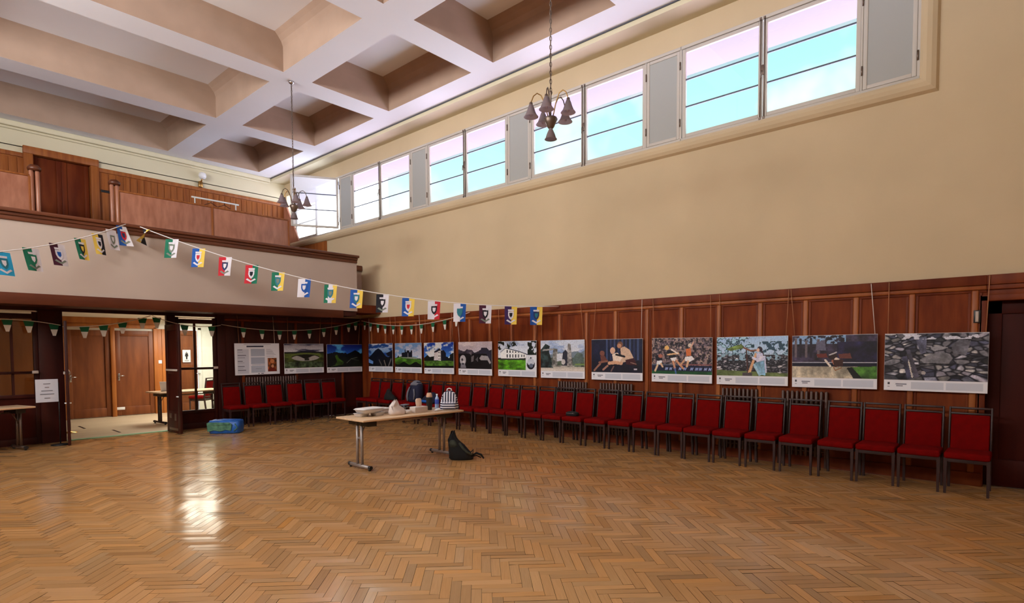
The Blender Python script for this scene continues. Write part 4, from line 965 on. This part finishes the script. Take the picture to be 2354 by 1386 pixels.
# ------------------------------------------------------------------ bunting of crested flags
FC = dict(g=lin(18, 110, 84), w=lin(226, 224, 236), b=lin(26, 84, 170), y=lin(236, 204, 88), r=lin(190, 34, 50), m=lin(70, 18, 46), k=lin(24, 22, 34), s=lin(40, 170, 226), t=lin(44, 120, 140), p=lin(60, 34, 90), n=lin(40, 52, 96), e=lin(120, 130, 120))
for k_, v_ in FC.items(): mat('flag_' + k_, v_, 0.85)
def sag_point(a, b, sag, t):
    p = a + (b - a) * t; return Vector((p.x, p.y, p.z - 4 * sag * t * (1 - t)))
def cloth(m, pts_fn, nu, nv):
    rows = [m.ring([pts_fn(i / nu, j / nv) for i in range(nu + 1)]) for j in range(nv + 1)]
    for j in range(nv):
        for i in range(nu):
            f = m.bm.faces.new((rows[j][i], rows[j][i + 1], rows[j + 1][i + 1], rows[j + 1][i])); f.smooth = True
            yield f, i
def crest_flag(parent, at, along, cols, crest, seed, lab, tilt=0.0, twist=0.0, w=.235, h=.34, rib='w', squash=1.0):
    """two-colour cloth flag hanging from the string: halves, shield, banner and ribbon"""
    r = random.Random(seed); along = Vector((along.x, along.y, 0)).normalized(); n = Vector((along.y, -along.x, 0))
    if n.dot(Vector((-1, -1, 0))) < 0: n = -n
    w2 = w * squash; amp = r.uniform(.006, .014); ph = r.uniform(0, 6); sk = tilt
    def pt(u, v, off=0.0):
        bend = amp * math.sin(u * 5 + ph + v * 2) * v + twist * (u - .5) * v * w + .05 * twist * v
        return along * ((u - .5) * w2 * (1 - .05 * v) + sk * v * h) + n * (bend + off) + Vector((0, 0, -v * h))
    m = MB()
    for f, i in cloth(m, lambda u, v: pt(u, v), 9, 8): f.material_index = min(len(cols) - 1, int(i * len(cols) / 9))
    o = m.build('flag', ['flag_' + c for c in cols], parent, False); o.location = at; o['label'] = lab
    def patch(name, poly, col, off):
        q = MB(); f = q.bm.faces.new([q.bm.verts.new(pt(u, v, off)) for u, v in poly]); p = q.build(name, 'flag_' + col, o, False); return p
    patch('banner', [(.26, .17), (.76, .17), (.74, .26), (.28, .26)], rib, .004)
    sh = [(.28, .28), (.74, .28), (.74, .50), (.66, .64), (.51, .74), (.36, .64), (.28, .50)]
    patch('shield', sh, crest[0], .0045)
    if len(crest) > 1: patch('shield_charge', [(.38, .36), (.64, .36), (.62, .52), (.51, .62), (.40, .52)], crest[1], .0065)
    patch('ribbon', [(.12, .78), (.24, .72), (.51, .84), (.78, .72), (.90, .78), (.78, .82), (.51, .93), (.22, .82)], rib if rib != cols[-1] else 'e', .004)
    return o
def rope(m, a, b, sag, r=.008, n=28): m.tube([sag_point(a, b, sag, k / n) for k in range(n + 1)], r, 6)
A0, A1 = Vector((3.36, 12.13, 3.94)), Vector((8.665, 6.56, 2.47)); SA = .40
t = empty('flag_bunting', A0, 0, 'string of crested two-colour flags from the balcony rail to the side wall', 'bunting', 'crested flag strings')
m = MB(); rope(m, A0 - A0, A1 - A0, SA); m.build('string', 'white_paper', t)
AF = [('ky', 'yk', 'crumpled dark and yellow flag next to the rail'), ('gw', 'ew', 'green and white flag with grey shield'), ('by', 'wr', 'blue and yellow flag with quartered shield'), ('rw', 'nw', 'red and white flag with dark blue shield'), ('rg', 'wk', 'red and green flag with white shield'), ('gy', 'te', 'green and yellow flag with teal shield'), ('wb', 'bw', 'white and blue flag with blue shield'), ('gwy', 'te', 'green, white and yellow flag'), ('by', 'tw', 'blue and yellow flag with teal shield'), ('kw', 'kw', 'black and white flag'), ('by', 'wr', 'blue and yellow flag with white shield'), ('wr', 'kw', 'white and red flag'), ('wb', 't', 'white and blue flag with teal shield'), ('mw', 'kw', 'maroon and white flag'), ('py', 'wk', 'purple and yellow flag'), ('by', 'nt', 'blue and yellow flag with navy shield')]
for i, (c, cr, lab) in enumerate(AF):
    tt = .012 + .0622 * i if i else .014
    crest_flag(t, sag_point(A0, A1, SA, tt) - A0 + Vector((0, 0, -.004)), A1 - A0, c, cr, 100 + i, lab, tilt=(-.10 if i == 0 else -.14 + .13 * i / 16), twist=(2.2 if i == 0 else 0), squash=(.55 if i == 0 else 1), h=(.27 if i == 0 else .34), rib='w' if c[-1] != 'w' or len(c) > 2 else 'w')
B0, B1 = Vector((3.13, 12.13, 3.95)), Vector((XL + .04, 9.3, 3.62)); SB = .88
t = empty('flag_bunting', B0, 0, 'string of crested flags from the balcony rail towards the side away from the windows', 'bunting', 'crested flag strings')
m = MB(); rope(m, B0 - B0, B1 - B0, SB, .009); m.build('string', 'white_paper', t)
BF = [(.012, 'bw', 'rn', 'blue and white flag next to the rail'), (.040, 'ww', 'ew', 'white flag with grey shield'), (.075, 'yk', 'wk', 'yellow and black flag'), (.117, 'gy', 'ky', 'green and yellow flag'), (.17, 'mw', 'wb', 'maroon and white flag with blue shield'), (.225, 'gw', 'gw', 'green and white flag'), (.282, 'ss', 'tw', 'sky blue flag')]
for i, (tt, c, cr, lab) in enumerate(BF):
    crest_flag(t, sag_point(B0, B1, SB, tt) - B0 + Vector((0, 0, -.004)), B0 - B1, c if i != 0 else 'bw', cr, 140 + i, lab, tilt=.20, twist=(.5 if i == 0 else 0), squash=(.8 if i < 4 else 1.0))

# green and white pennant strings under the gallery
def pennant_string(a, b, sag, ts, label, wd=.135, h=.215, r=.007):
    a, b = Vector(a), Vector(b)
    t = empty('pennant_bunting', a, 0, label, 'bunting', 'green and white pennant strings')
    m = MB(); rope(m, a - a, b - a, sag, r, 20); m.build('string', 'cord_white', t)
    al = (b - a).normalized(); al.z = 0; n = Vector((al.y, -al.x, 0))
    for i, q in enumerate(ts):
        p = sag_point(a, b, sag, q) - a; rr = random.Random(i + 5); tw = rr.uniform(-.02, .02)
        pt = lambda u, v: al * (u * (wd / 2) * (1 - .72 * v)) + n * (tw * v + .004 * math.sin(u * 3 + i)) + Vector((0, 0, -v * h))
        m = MB()
        for lo, hi, mi in ((0, .46, 0), (.46, 1.0, 1)):
            m.mi = mi
            for j in range(3):
                v0, v1 = lo + (hi - lo) * j / 3, lo + (hi - lo) * (j + 1) / 3
                m.quad([pt(-1, v0), pt(1, v0), pt(1, v1), pt(-1, v1)])
        o = m.build('pennant', ['pennant_green', 'pennant_white'], t, False); o.location = p
    return t
pennant_string((5.10, D - .14, 2.24), (8.62, D - .10, 2.44), .19, (.135, .255, .375, .48, .59, .70, .80, .905, .965), 'green and white pennants strung along the dark wall under the gallery')
pennant_string((8.64, D - .16, 2.44), (W - .13, 8.95, 2.47), .20, (.035, .10, .175, .25, .335, .42, .51, .60, .70, .80, .90), 'green and white pennants strung along the side wall from the corner')
pennant_string((2.33, D - .16, 2.12), (3.74, D - .16, 2.37), .07, (.23, .44, .66, .90), 'green and white pennants hanging across the open entrance', .165, .215, .009)
pennant_string((3.76, D - .20, 2.37), (5.08, D - .16, 2.22), .10, (.06, .45, .86), 'green and white pennants hanging before the glazed screen with the sign', .165, .215)
pennant_string((1.0, D - .14, 2.18), (2.3, D - .16, 2.14), -.06, (.44, .66, .93), 'green and white pennants before the dim glazed screen', .155, .21)

# ------------------------------------------------------------------ chandeliers
def chandelier(x, y, label, rot, zc=ZC):
    t = empty('chandelier', (x, y, 0), rot, label, 'chandelier', 'hall chandeliers')
    m = MB(); m.lathe([(0, zc), (.055, zc), (.05, zc - .03), (.02, zc - .05), (0, zc - .055)], n=20); m.build('ceiling_rose', 'chrome', t)
    m = MB(); z = zc - .05; k = 0
    while z > 4.86:
        c = []
        for q in range(13):
            an = 2 * math.pi * q / 12; u, v = .013 * math.cos(an), .032 * math.sin(an)
            c.append((u, 0, z - .03 + v) if k % 2 else (0, u, z - .03 + v))
        m.tube(c, .0045, 5, False); z -= .052; k += 1
    m.tube([(.004, 0, zc - .05), (-.006, .006, 5.9), (.004, 0, 4.84)], .004, 5)
    m.build('chain', 'aged_metal', t)
    m = MB(); m.lathe([(0, 4.86), (.018, 4.85), (.022, 4.83), (.010, 4.80), (.009, 4.56), (.035, 4.54), (.075, 4.53), (.085, 4.51), (.06, 4.46), (.045, 4.42), (.03, 4.40), (0, 4.39)], n=20); m.build('stem', 'aged_metal', t)
    for q in range(5):
        an = 2 * math.pi * (q + .1) / 5; c, s = math.cos(an), math.sin(an)
        R = .245
        prof = [(.03, 4.53), (.05, 4.60), (.075, 4.70), (.12, 4.80), (.17, 4.825), (.215, 4.79), (R, 4.71), (R, 4.70)]
        m = MB(); m.tube([(r * c, r * s, z) for r, z in prof], .007, 6); a = m.build('arm', 'brass' if q % 2 else 'aged_metal', t)
        m = MB(); m.lathe([(0, 4.715), (.018, 4.712), (.022, 4.69), (.022, 4.67)], (R * c, R * s, 0), 12); m.build('shade_holder', 'aged_metal', a)
        m = MB(); m.lathe([(.02, 4.69), (.034, 4.66), (.050, 4.61), (.068, 4.565), (.092, 4.535)], (R * c, R * s, 0), 20); sh = m.build('shade', 'shade_glass', a)
        m = MB(); m.lathe([(.091, 4.534), (.065, 4.563), (.047, 4.61), (.031, 4.655), (0, 4.66)], (R * c, R * s, 0), 20); m.build('shade_lining', 'shade_inside', a)
        m = MB(); m.lathe([(0, 4.64), (.012, 4.63), (.02, 4.58), (.016, 4.55), (0, 4.54)], (R * c, R * s, 0), 10); m.build('bulb', 'shade_inside', a)
    m = MB(); m.lathe([(.02, 4.40), (.032, 4.37), (.05, 4.33), (.066, 4.28), (.078, 4.265), (.072, 4.265), (.046, 4.33), (.026, 4.37)], n=20); a = m.build('lower_shade', 'shade_glass', t)
    m = MB(); m.lathe([(0, 4.37), (.02, 4.34), (.014, 4.30), (0, 4.29)], n=10); m.build('bulb', 'shade_inside', a)
    return t
chandelier(5.66, 10.82, 'five-armed chandelier in front of the open gallery window', .5)
chandelier(5.72, 4.45, 'five-armed chandelier hanging in front of the high side windows', .95)

# ------------------------------------------------------------------ gallery fittings
t = empty('wall_lamp', (6.30, DB - .05, 6.25), 0, 'small white globe wall lamp above the gallery dado', 'lamp')
m = MB(); m.box((-.05, -.04, 0), (.05, .05, .16), .012); m.tube([(0, -.02, .14), (0, -.1, .17), (.02, -.12, .22)], .02, 10); m.build('bracket', 'brass', t)
m = MB(); m.lathe([(0, .20), (.05, .205), (.09, .25), (.10, .30), (.085, .36), (.04, .39), (0, .395)], (.02, -.10, 0), 20); m.build('globe', 'white_plastic', t)
m = MB(); m.box((-.10, -.02, -.03), (.10, 0, .03), .004); o = m.build('wall_plate', 'black_plastic'); o.location = (4.06, DB - .045, 5.68); tag(o, 'small black plate on the gallery dado beside the dark door', 'plate')
t = empty('coat_rail', (6.27, 16.2, 4.0), 0, 'white coat rail with hangers behind the gallery partition', 'coat rail')
m = MB(); m.tube([(-.60, 0, 1.67), (.60, 0, 1.67)], .022, 8); m.build('top_bar', 'white_paint', t)
for x in (-.52, .52):
    m = MB(); m.tube([(x, 0, 0), (x, 0, 1.67)], .016, 8); m.tube([(x, -.2, .02), (x, .1, .02)], .016, 8); m.build('upright', 'white_paint', t)
for x, l in ((-.12, .2), (.22, .2)):
    m = MB(); m.tube([(x, 0, 1.66), (x, 0, 1.60), (x - l, 0, 1.50)], .009, 6); m.tube([(x, 0, 1.60), (x + l, 0, 1.50)], .009, 6); m.build('hanger', 'far_wood', t)

# small framed plate on the batten beside the recessed door
t = empty('wall_plate', (W - .055, .425, 2.02), 0, 'small pale plate in a black frame on the batten by the recessed door', 'plate')
boxes('plate_frame', 'black_plastic', [((0, -.035, -.075), (.02, .03, .075))], t, .004)
boxes('plate_face', 'card_box', [((-.004, -.017, -.062), (.002, .012, .062))], t, .002)

# ------------------------------------------------------------------ things on and round the folding table
def put(o, x, y, z=TZ, rz=0.0):
    o.location = (x, y, z); o.rotation_euler = (0, 0, rz); return o
def tray(x, y, z, rz, L, Wd, H, label, lid=True):
    t = empty('food_tray', (x, y, z), rz, label, 'tray', 'white food trays')
    m = MB(); m.loft([(0, 0, 0, L * .38, Wd * .38), (H * .5, 0, 0, L * .43, Wd * .43), (H - .004, 0, 0, L * .47, Wd * .47), (H - .004, 0, 0, L * .5, Wd * .5), (H, 0, 0, L * .5, Wd * .5)], 28, 6); m.build('tray_body', 'foil', t)
    if lid:
        m = MB(); m.loft([(H, 0, 0, L * .49, Wd * .49), (H + .012, 0, 0, L * .44, Wd * .44), (H + .016, .01, 0, L * .3, Wd * .3)], 28, 6); m.build('tray_lid', 'white_paper', t)
    return t
tray(4.60, 6.98, TZ, .2, .20, .17, .05, 'white food tray at the table end, lowest of the stack', False)
tray(4.825, 6.92, TZ, .2, .19, .16, .05, 'white food tray beside the lowest one, under the wide tray', False)
tray(4.70, 6.94, TZ + .052, .15, .42, .26, .055, 'wide white food tray with a lid on top of the two smaller ones')
tray(5.02, 7.12, TZ, .1, .28, .19, .07, 'white food tray behind the crumpled paper bag')
m = MB(); m.loft([(0, 0, 0, .15, .09), (.04, .0, .0, .165, .095), (.08, -.02, 0, .135, .07), (.13, -.045, .01, .11, .045), (.18, -.055, .0, .06, .03), (.215, -.05, .0, .012, .012)], 14, 2.0)
for v in m.bm.verts: v.co += Vector(RNG.normal(0, .010, 3))
for v in m.bm.verts: v.co.z = max(v.co.z, 0)
t = m.build('paper_bag', 'paper_bag'); put(t, 5.08, 6.79, TZ, .3); tag(t, 'crumpled pale paper bag in the middle of the folding table', 'bag')
m = MB(); m.tube([(.12, -.05, .03), (.17, -.08, .035), (.21, -.09, .03)], [.03, .026, .02], 10); m.build('folded_corner', 'white_paper', t)
t = empty('tissue_box', (5.48, 6.79, TZ), .05, 'grey-brown tissue box with a paper tissue standing up', 'tissue box')
m = MB(); m.mi = 0; m.box((-.13, -.065, 0), (.12, .065, .085), .004); m.mi = 1; m.box((.119, -.06, .004), (.1215, .06, .08)); m.build('box', ['card_box', 'card_box_end'], t)
m = MB(); m.box((-.125, -.06, .085), (.115, .06, .088)); m.build('box_top', 'white_paper', t)
m = MB(); m.loft([(.086, 0, 0, .05, .012), (.13, -.005, .0, .058, .022), (.19, .0, .01, .056, .016), (.205, .01, .012, .04, .01)], 16, 2.2)
for v in m.bm.verts: v.co += Vector(RNG.normal(0, .004, 3))
m.build('tissue', 'tissue_paper', t)
t = empty('small_gadget', (5.40, 7.02, TZ), .4, 'small grey gadget with a flat top on a short stand, behind the tissue box', 'gadget')
m = MB(); m.lathe([(0, 0), (.03, 0), (.02, .02), (.012, .03), (.012, .07), (0, .07)], n=12); m.build('stand', 'aged_metal', t)
m = MB(); m.box((-.08, -.04, .10), (.06, .04, .115), .005); m.tube([(-.05, 0, .1), (-.02, 0, .06), (.06, 0, .075)], .014, 8); m.lathe([(0, .055), (.03, .06), (.035, .08), (0, .095)], (.03, 0, 0), 12); m.build('flat_top', 'grey_fabric', t)
m = MB(); m.box((-.06, -.04, 0), (.06, .04, .03), .004); o = m.build('paper_packet', 'note_paper'); put(o, 5.22, 6.98, TZ, .3); tag(o, 'small pale packet lying left of the tissue box, behind the paper bag', 'packet')
m = MB(); m.box((-.07, -.05, 0), (.07, .05, .05), .003); o = m.build('card_packet', 'paper_bag'); put(o, 5.68, 6.98, TZ, .1); tag(o, 'low cream card packet between the tissue box and the black cup', 'packet')
t = empty('travel_cup', (5.80, 6.93, TZ), 0, 'tall black travel cup with a tan top', 'cup')
m = MB(); m.lathe([(0, 0), (.036, 0), (.043, .01), (.05, .19), (.052, .20), (.046, .20), (0, .195)], n=24); m.build('cup_body', 'black_plastic', t)
m = MB(); m.lathe([(.046, .20), (.05, .205), (.047, .225), (.036, .265), (.03, .268), (0, .268)], n=24); m.build('lid', 'tan_lid', t)
t = empty('water_bottle', (6.01, 6.99, TZ), 0, 'clear and blue water bottle beside the striped backpack', 'bottle')
m = MB(); m.lathe([(0, 0), (.032, 0), (.034, .01), (.034, .07), (.031, .08), (.034, .09), (.034, .15), (.024, .18), (.013, .20), (.013, .215)], n=20); m.build('bottle_body', 'bottle_clear', t)
m = MB(); m.lathe([(.0345, .075), (.0352, .08), (.0352, .145), (.0345, .15)], n=20); m.build('bottle_label', 'bottle_blue', t)
m = MB(); m.lathe([(.015, .212), (.015, .235), (0, .236)], n=14); m.build('cap', 'white_plastic', t)
m = MB(); m.loft([(0, 0, 0, .06, .045), (.012, 0, 0, .065, .04), (.03, .01, 0, .03, .02)], 14, 2.2)
for v in m.bm.verts: v.co += Vector((RNG.normal(0, .006), RNG.normal(0, .006), abs(RNG.normal(0, .004))))
o = m.build('crumpled_wrapper', 'white_paper'); put(o, 5.80, 6.73, TZ, .2); tag(o, 'crumpled white wrapper between the black cup and the striped backpack', 'wrapper')

def striped(name):
    m = bpy.data.materials.new(name); m.use_nodes = True; nt = m.node_tree; b = nt.nodes['Principled BSDF']; b.inputs['Roughness'].default_value = .85
    tc = nt.nodes.new('ShaderNodeTexCoord'); se = nt.nodes.new('ShaderNodeSeparateXYZ'); ge = nt.nodes.new('ShaderNodeNewGeometry'); vt = nt.nodes.new('ShaderNodeVectorTransform'); vt.vector_type = 'NORMAL'; vt.convert_from = 'WORLD'; vt.convert_to = 'OBJECT'; sn = nt.nodes.new('ShaderNodeSeparateXYZ')
    M_ = lambda op, a, bb: (lambda n: ([nt.links.new(x, n.inputs[i]) if hasattr(x, 'links') else setattr(n.inputs[i], 'default_value', x) for i, x in enumerate((a, bb)) if x is not None], setattr(n, 'operation', op), n.outputs[0])[-1])(nt.nodes.new('ShaderNodeMath'))
    nt.links.new(tc.outputs['Object'], se.inputs[0]); nt.links.new(ge.outputs['Normal'], vt.inputs[0]); nt.links.new(vt.outputs[0], sn.inputs[0])
    vert = M_('LESS_THAN', M_('FRACT', M_('MULTIPLY', se.outputs['X'], 24.0), None), .5)
    hori = M_('LESS_THAN', M_('FRACT', M_('MULTIPLY', se.outputs['Z'], 27.0), None), .5)
    front = M_('MULTIPLY', M_('GREATER_THAN', se.outputs['Z'], .115), M_('GREATER_THAN', M_('ABSOLUTE', sn.outputs['Y'], None), .6))
    fac = M_('ADD', M_('MULTIPLY', front, vert), M_('MULTIPLY', M_('SUBTRACT', 1.0, front), hori))
    mx = nt.nodes.new('ShaderNodeMixRGB'); mx.inputs[1].default_value = lin(22, 22, 56); mx.inputs[2].default_value = lin(226, 226, 238)
    nt.links.new(fac, mx.inputs[0]); nt.links.new(mx.outputs[0], b.inputs['Base Color']); MATS[name] = m
striped('stripe_cloth')
t = empty('striped_backpack', (6.02, 6.71, TZ), math.radians(-46), 'small navy and white striped backpack standing at the table end', 'backpack')
m = MB(); m.loft([(0, 0, 0, .135, .085), (.02, 0, 0, .145, .095), (.10, 0, 0, .14, .09), (.18, 0, .005, .125, .08), (.25, 0, .01, .10, .062), (.29, 0, .015, .06, .035), (.297, 0, .015, .03, .015)], 32, 3.2); m.build('bag_body', 'stripe_cloth', t)
m = MB(); m.loft([(.02, 0, -.08, .10, .035), (.03, 0, -.085, .11, .04), (.11, 0, -.085, .105, .038), (.13, 0, -.075, .09, .03)], 28, 4); m.build('front_pocket', 'stripe_cloth', t)
m = MB(); m.tube([(-.04, .03, .28), (-.03, .03, .325), (0, .03, .335), (.03, .03, .325), (.04, .03, .28)], .009, 8); m.build('handle', 'white_paper', t)
m = MB()
for s in (-1, 1): m.tube([(s * .07, .07, .26), (s * .10, .12, .18), (s * .13, .11, .06), (s * .15, .08, .01)], .012, 8)
m.build('strap', 'navy_fabric', t)
t = empty('slumped_backpack', (5.90, 6.36, 0), -.75, 'dark olive camera backpack slumped on the floor against the table leg', 'backpack')
m = MB(); m.loft([(0, .04, 0, .17, .11), (.03, .03, 0, .19, .13), (.12, 0, 0, .16, .12), (.20, -.05, 0, .12, .10), (.29, -.09, .01, .075, .07), (.36, -.10, .01, .045, .04), (.43, -.09, .01, .02, .02)], 24, 2.6)
for v in m.bm.verts:
    if v.co.z > .02: v.co += Vector(RNG.normal(0, .008, 3))
m.build('bag_body', 'black_fabric', t)
m = MB(); m.loft([(.20, -.07, -.05, .07, .06), (.26, -.09, -.05, .06, .05), (.30, -.10, -.04, .03, .03)], 16, 2.4); m.build('top_flap', 'olive_fabric', t)
m = MB(); m.tube([(.0, -.10, .26), (.06, -.13, .18), (.12, -.13, .12), (.19, -.1, .08)], [.016, .02, .02, .014], 8); m.build('strap', 'olive_fabric', t)
m = MB(); m.tube([(.17, -.06, .05), (.26, -.07, .10), (.33, -.06, .07), (.37, -.05, .012)], [.012, .018, .018, .012], 8); m.tube([(.17, 0, .03), (.26, .0, .05), (.33, .01, .015)], .009, 8); m.tube([(.16, -.08, .1), (.21, -.11, .16), (.2, -.1, .08)], .01, 6); m.build('loose_strap', 'black_fabric', t)

# bags left on the chairs
t = empty('hiking_backpack', (8.30, 10.40, .478), math.radians(90), 'big dark blue and grey hiking backpack sitting on a side-wall chair', 'backpack')
m = MB(); m.loft([(0, 0, 0, .17, .12), (.05, 0, .01, .19, .14), (.2, 0, 0, .185, .13), (.36, .0, -.03, .165, .11), (.44, .01, -.05, .11, .08), (.47, .01, -.05, .05, .04)], 26, 2.8); m.build('bag_body', 'navy_fabric', t)
m = MB(); m.loft([(.38, .02, -.04, .165, .118), (.43, .02, -.05, .13, .10), (.475, .03, -.06, .07, .05), (.485, .03, -.06, .03, .02)], 22, 2.6); m.build('top_lid', 'grey_fabric', t)
m = MB(); m.tube([(.05, .125, .34), (.10, .145, .22), (.12, .15, .12), (.10, .15, .02)], [.016, .024, .024, .02], 8); m.tube([(-.1, .13, .3), (-.13, .14, .18), (-.11, .14, .06)], .018, 8); m.build('side_strap', 'grey_fabric', t)
m = MB(); m.loft([(0, 0, 0, .2, .10), (.03, 0, 0, .21, .11), (.10, .05, 0, .15, .08), (.17, .10, -.02, .08, .05), (.24, .13, -.03, .03, .03)], 20, 2.3)
t = m.build('shoulder_bag', 'black_fabric'); put(t, 8.26, 11.30, .478, math.radians(90)); tag(t, 'slumped black bag lying across two chairs near the dark corner', 'bag')
m = MB(); m.tube([(.1, 0, .16), (.15, -.06, .26), (.19, -.1, .20)], .012, 8); m.build('strap', 'black_fabric', t)
m = MB(); m.loft([(0, 0, 0, .20, .15), (.04, 0, 0, .21, .16), (.12, -.02, -.02, .17, .12), (.20, -.03, -.05, .10, .08), (.23, -.03, -.05, .04, .03)], 22, 2.5)
for v in m.bm.verts:
    if v.co.z > .02: v.co += Vector(RNG.normal(0, .008, 3))
t = m.build('folded_jacket', 'navy_fabric'); put(t, 8.30, 9.90, .478, math.radians(90)); tag(t, 'dark blue jacket heaped on the chair beside the hiking backpack', 'jacket')
m = MB(); m.loft([(.02, .0, .12, .14, .05), (.05, 0, .13, .15, .05), (.07, 0, .12, .12, .04)], 18, 2.4); m.build('lining', 'blue_bag', t)
m = MB(); m.loft([(0, 0, 0, .12, .07), (.02, 0, 0, .13, .075), (.055, 0, 0, .125, .07), (.07, 0, 0, .09, .05)], 22, 2.8)
t = m.build('black_pouch', 'black_fabric'); put(t, 8.30, 5.98, .478, math.radians(85)); tag(t, 'small black zip pouch lying on a side-wall chair seat', 'pouch')
m = MB(); m.tube([(-.1, .065, .045), (0, .075, .048), (.1, .065, .045)], .003, 6); m.lathe([(0, .05), (.01, .05), (.01, .056), (0, .057)], (-.06, .06, 0), 8); m.build('zip', 'steel', t)

# blue bag by the entrance
t = empty('storage_bag', (4.76, 12.06, 0), math.radians(-42), 'blue storage bag with a green mesh front beside the entrance', 'bag')
m = MB(); m.loft([(0, 0, 0, .28, .15), (.02, 0, 0, .30, .165), (.13, 0, 0, .31, .17), (.22, 0, .01, .31, .165), (.255, .0, .02, .29, .15), (.262, 0, .02, .2, .1)], 36, 5)
for v in m.bm.verts:
    if .02 < v.co.z: v.co += Vector(RNG.normal(0, .006, 3))
m.build('bag_body', 'blue_bag', t)
m = MB(); m.prism([(-.30, -.165, .045), (-.31, -.172, .22), (-.26, -.178, .235), (.13, -.178, .225), (.17, -.175, .19), (.15, -.172, .06), (.05, -.172, .08), (-.06, -.172, .05), (-.18, -.172, .075)], (0, -.012, 0)); m.build('front_mesh', 'green_mesh', t)
m = MB(); m.tube([(-.28, -.186, .19), (-.1, -.192, .185), (.13, -.19, .19)], .008, 6); m.tube([(.22, -.16, .20), (.27, -.17, .12), (.2, -.165, .05)], .01, 6); m.build('handle', 'green_mesh', t)
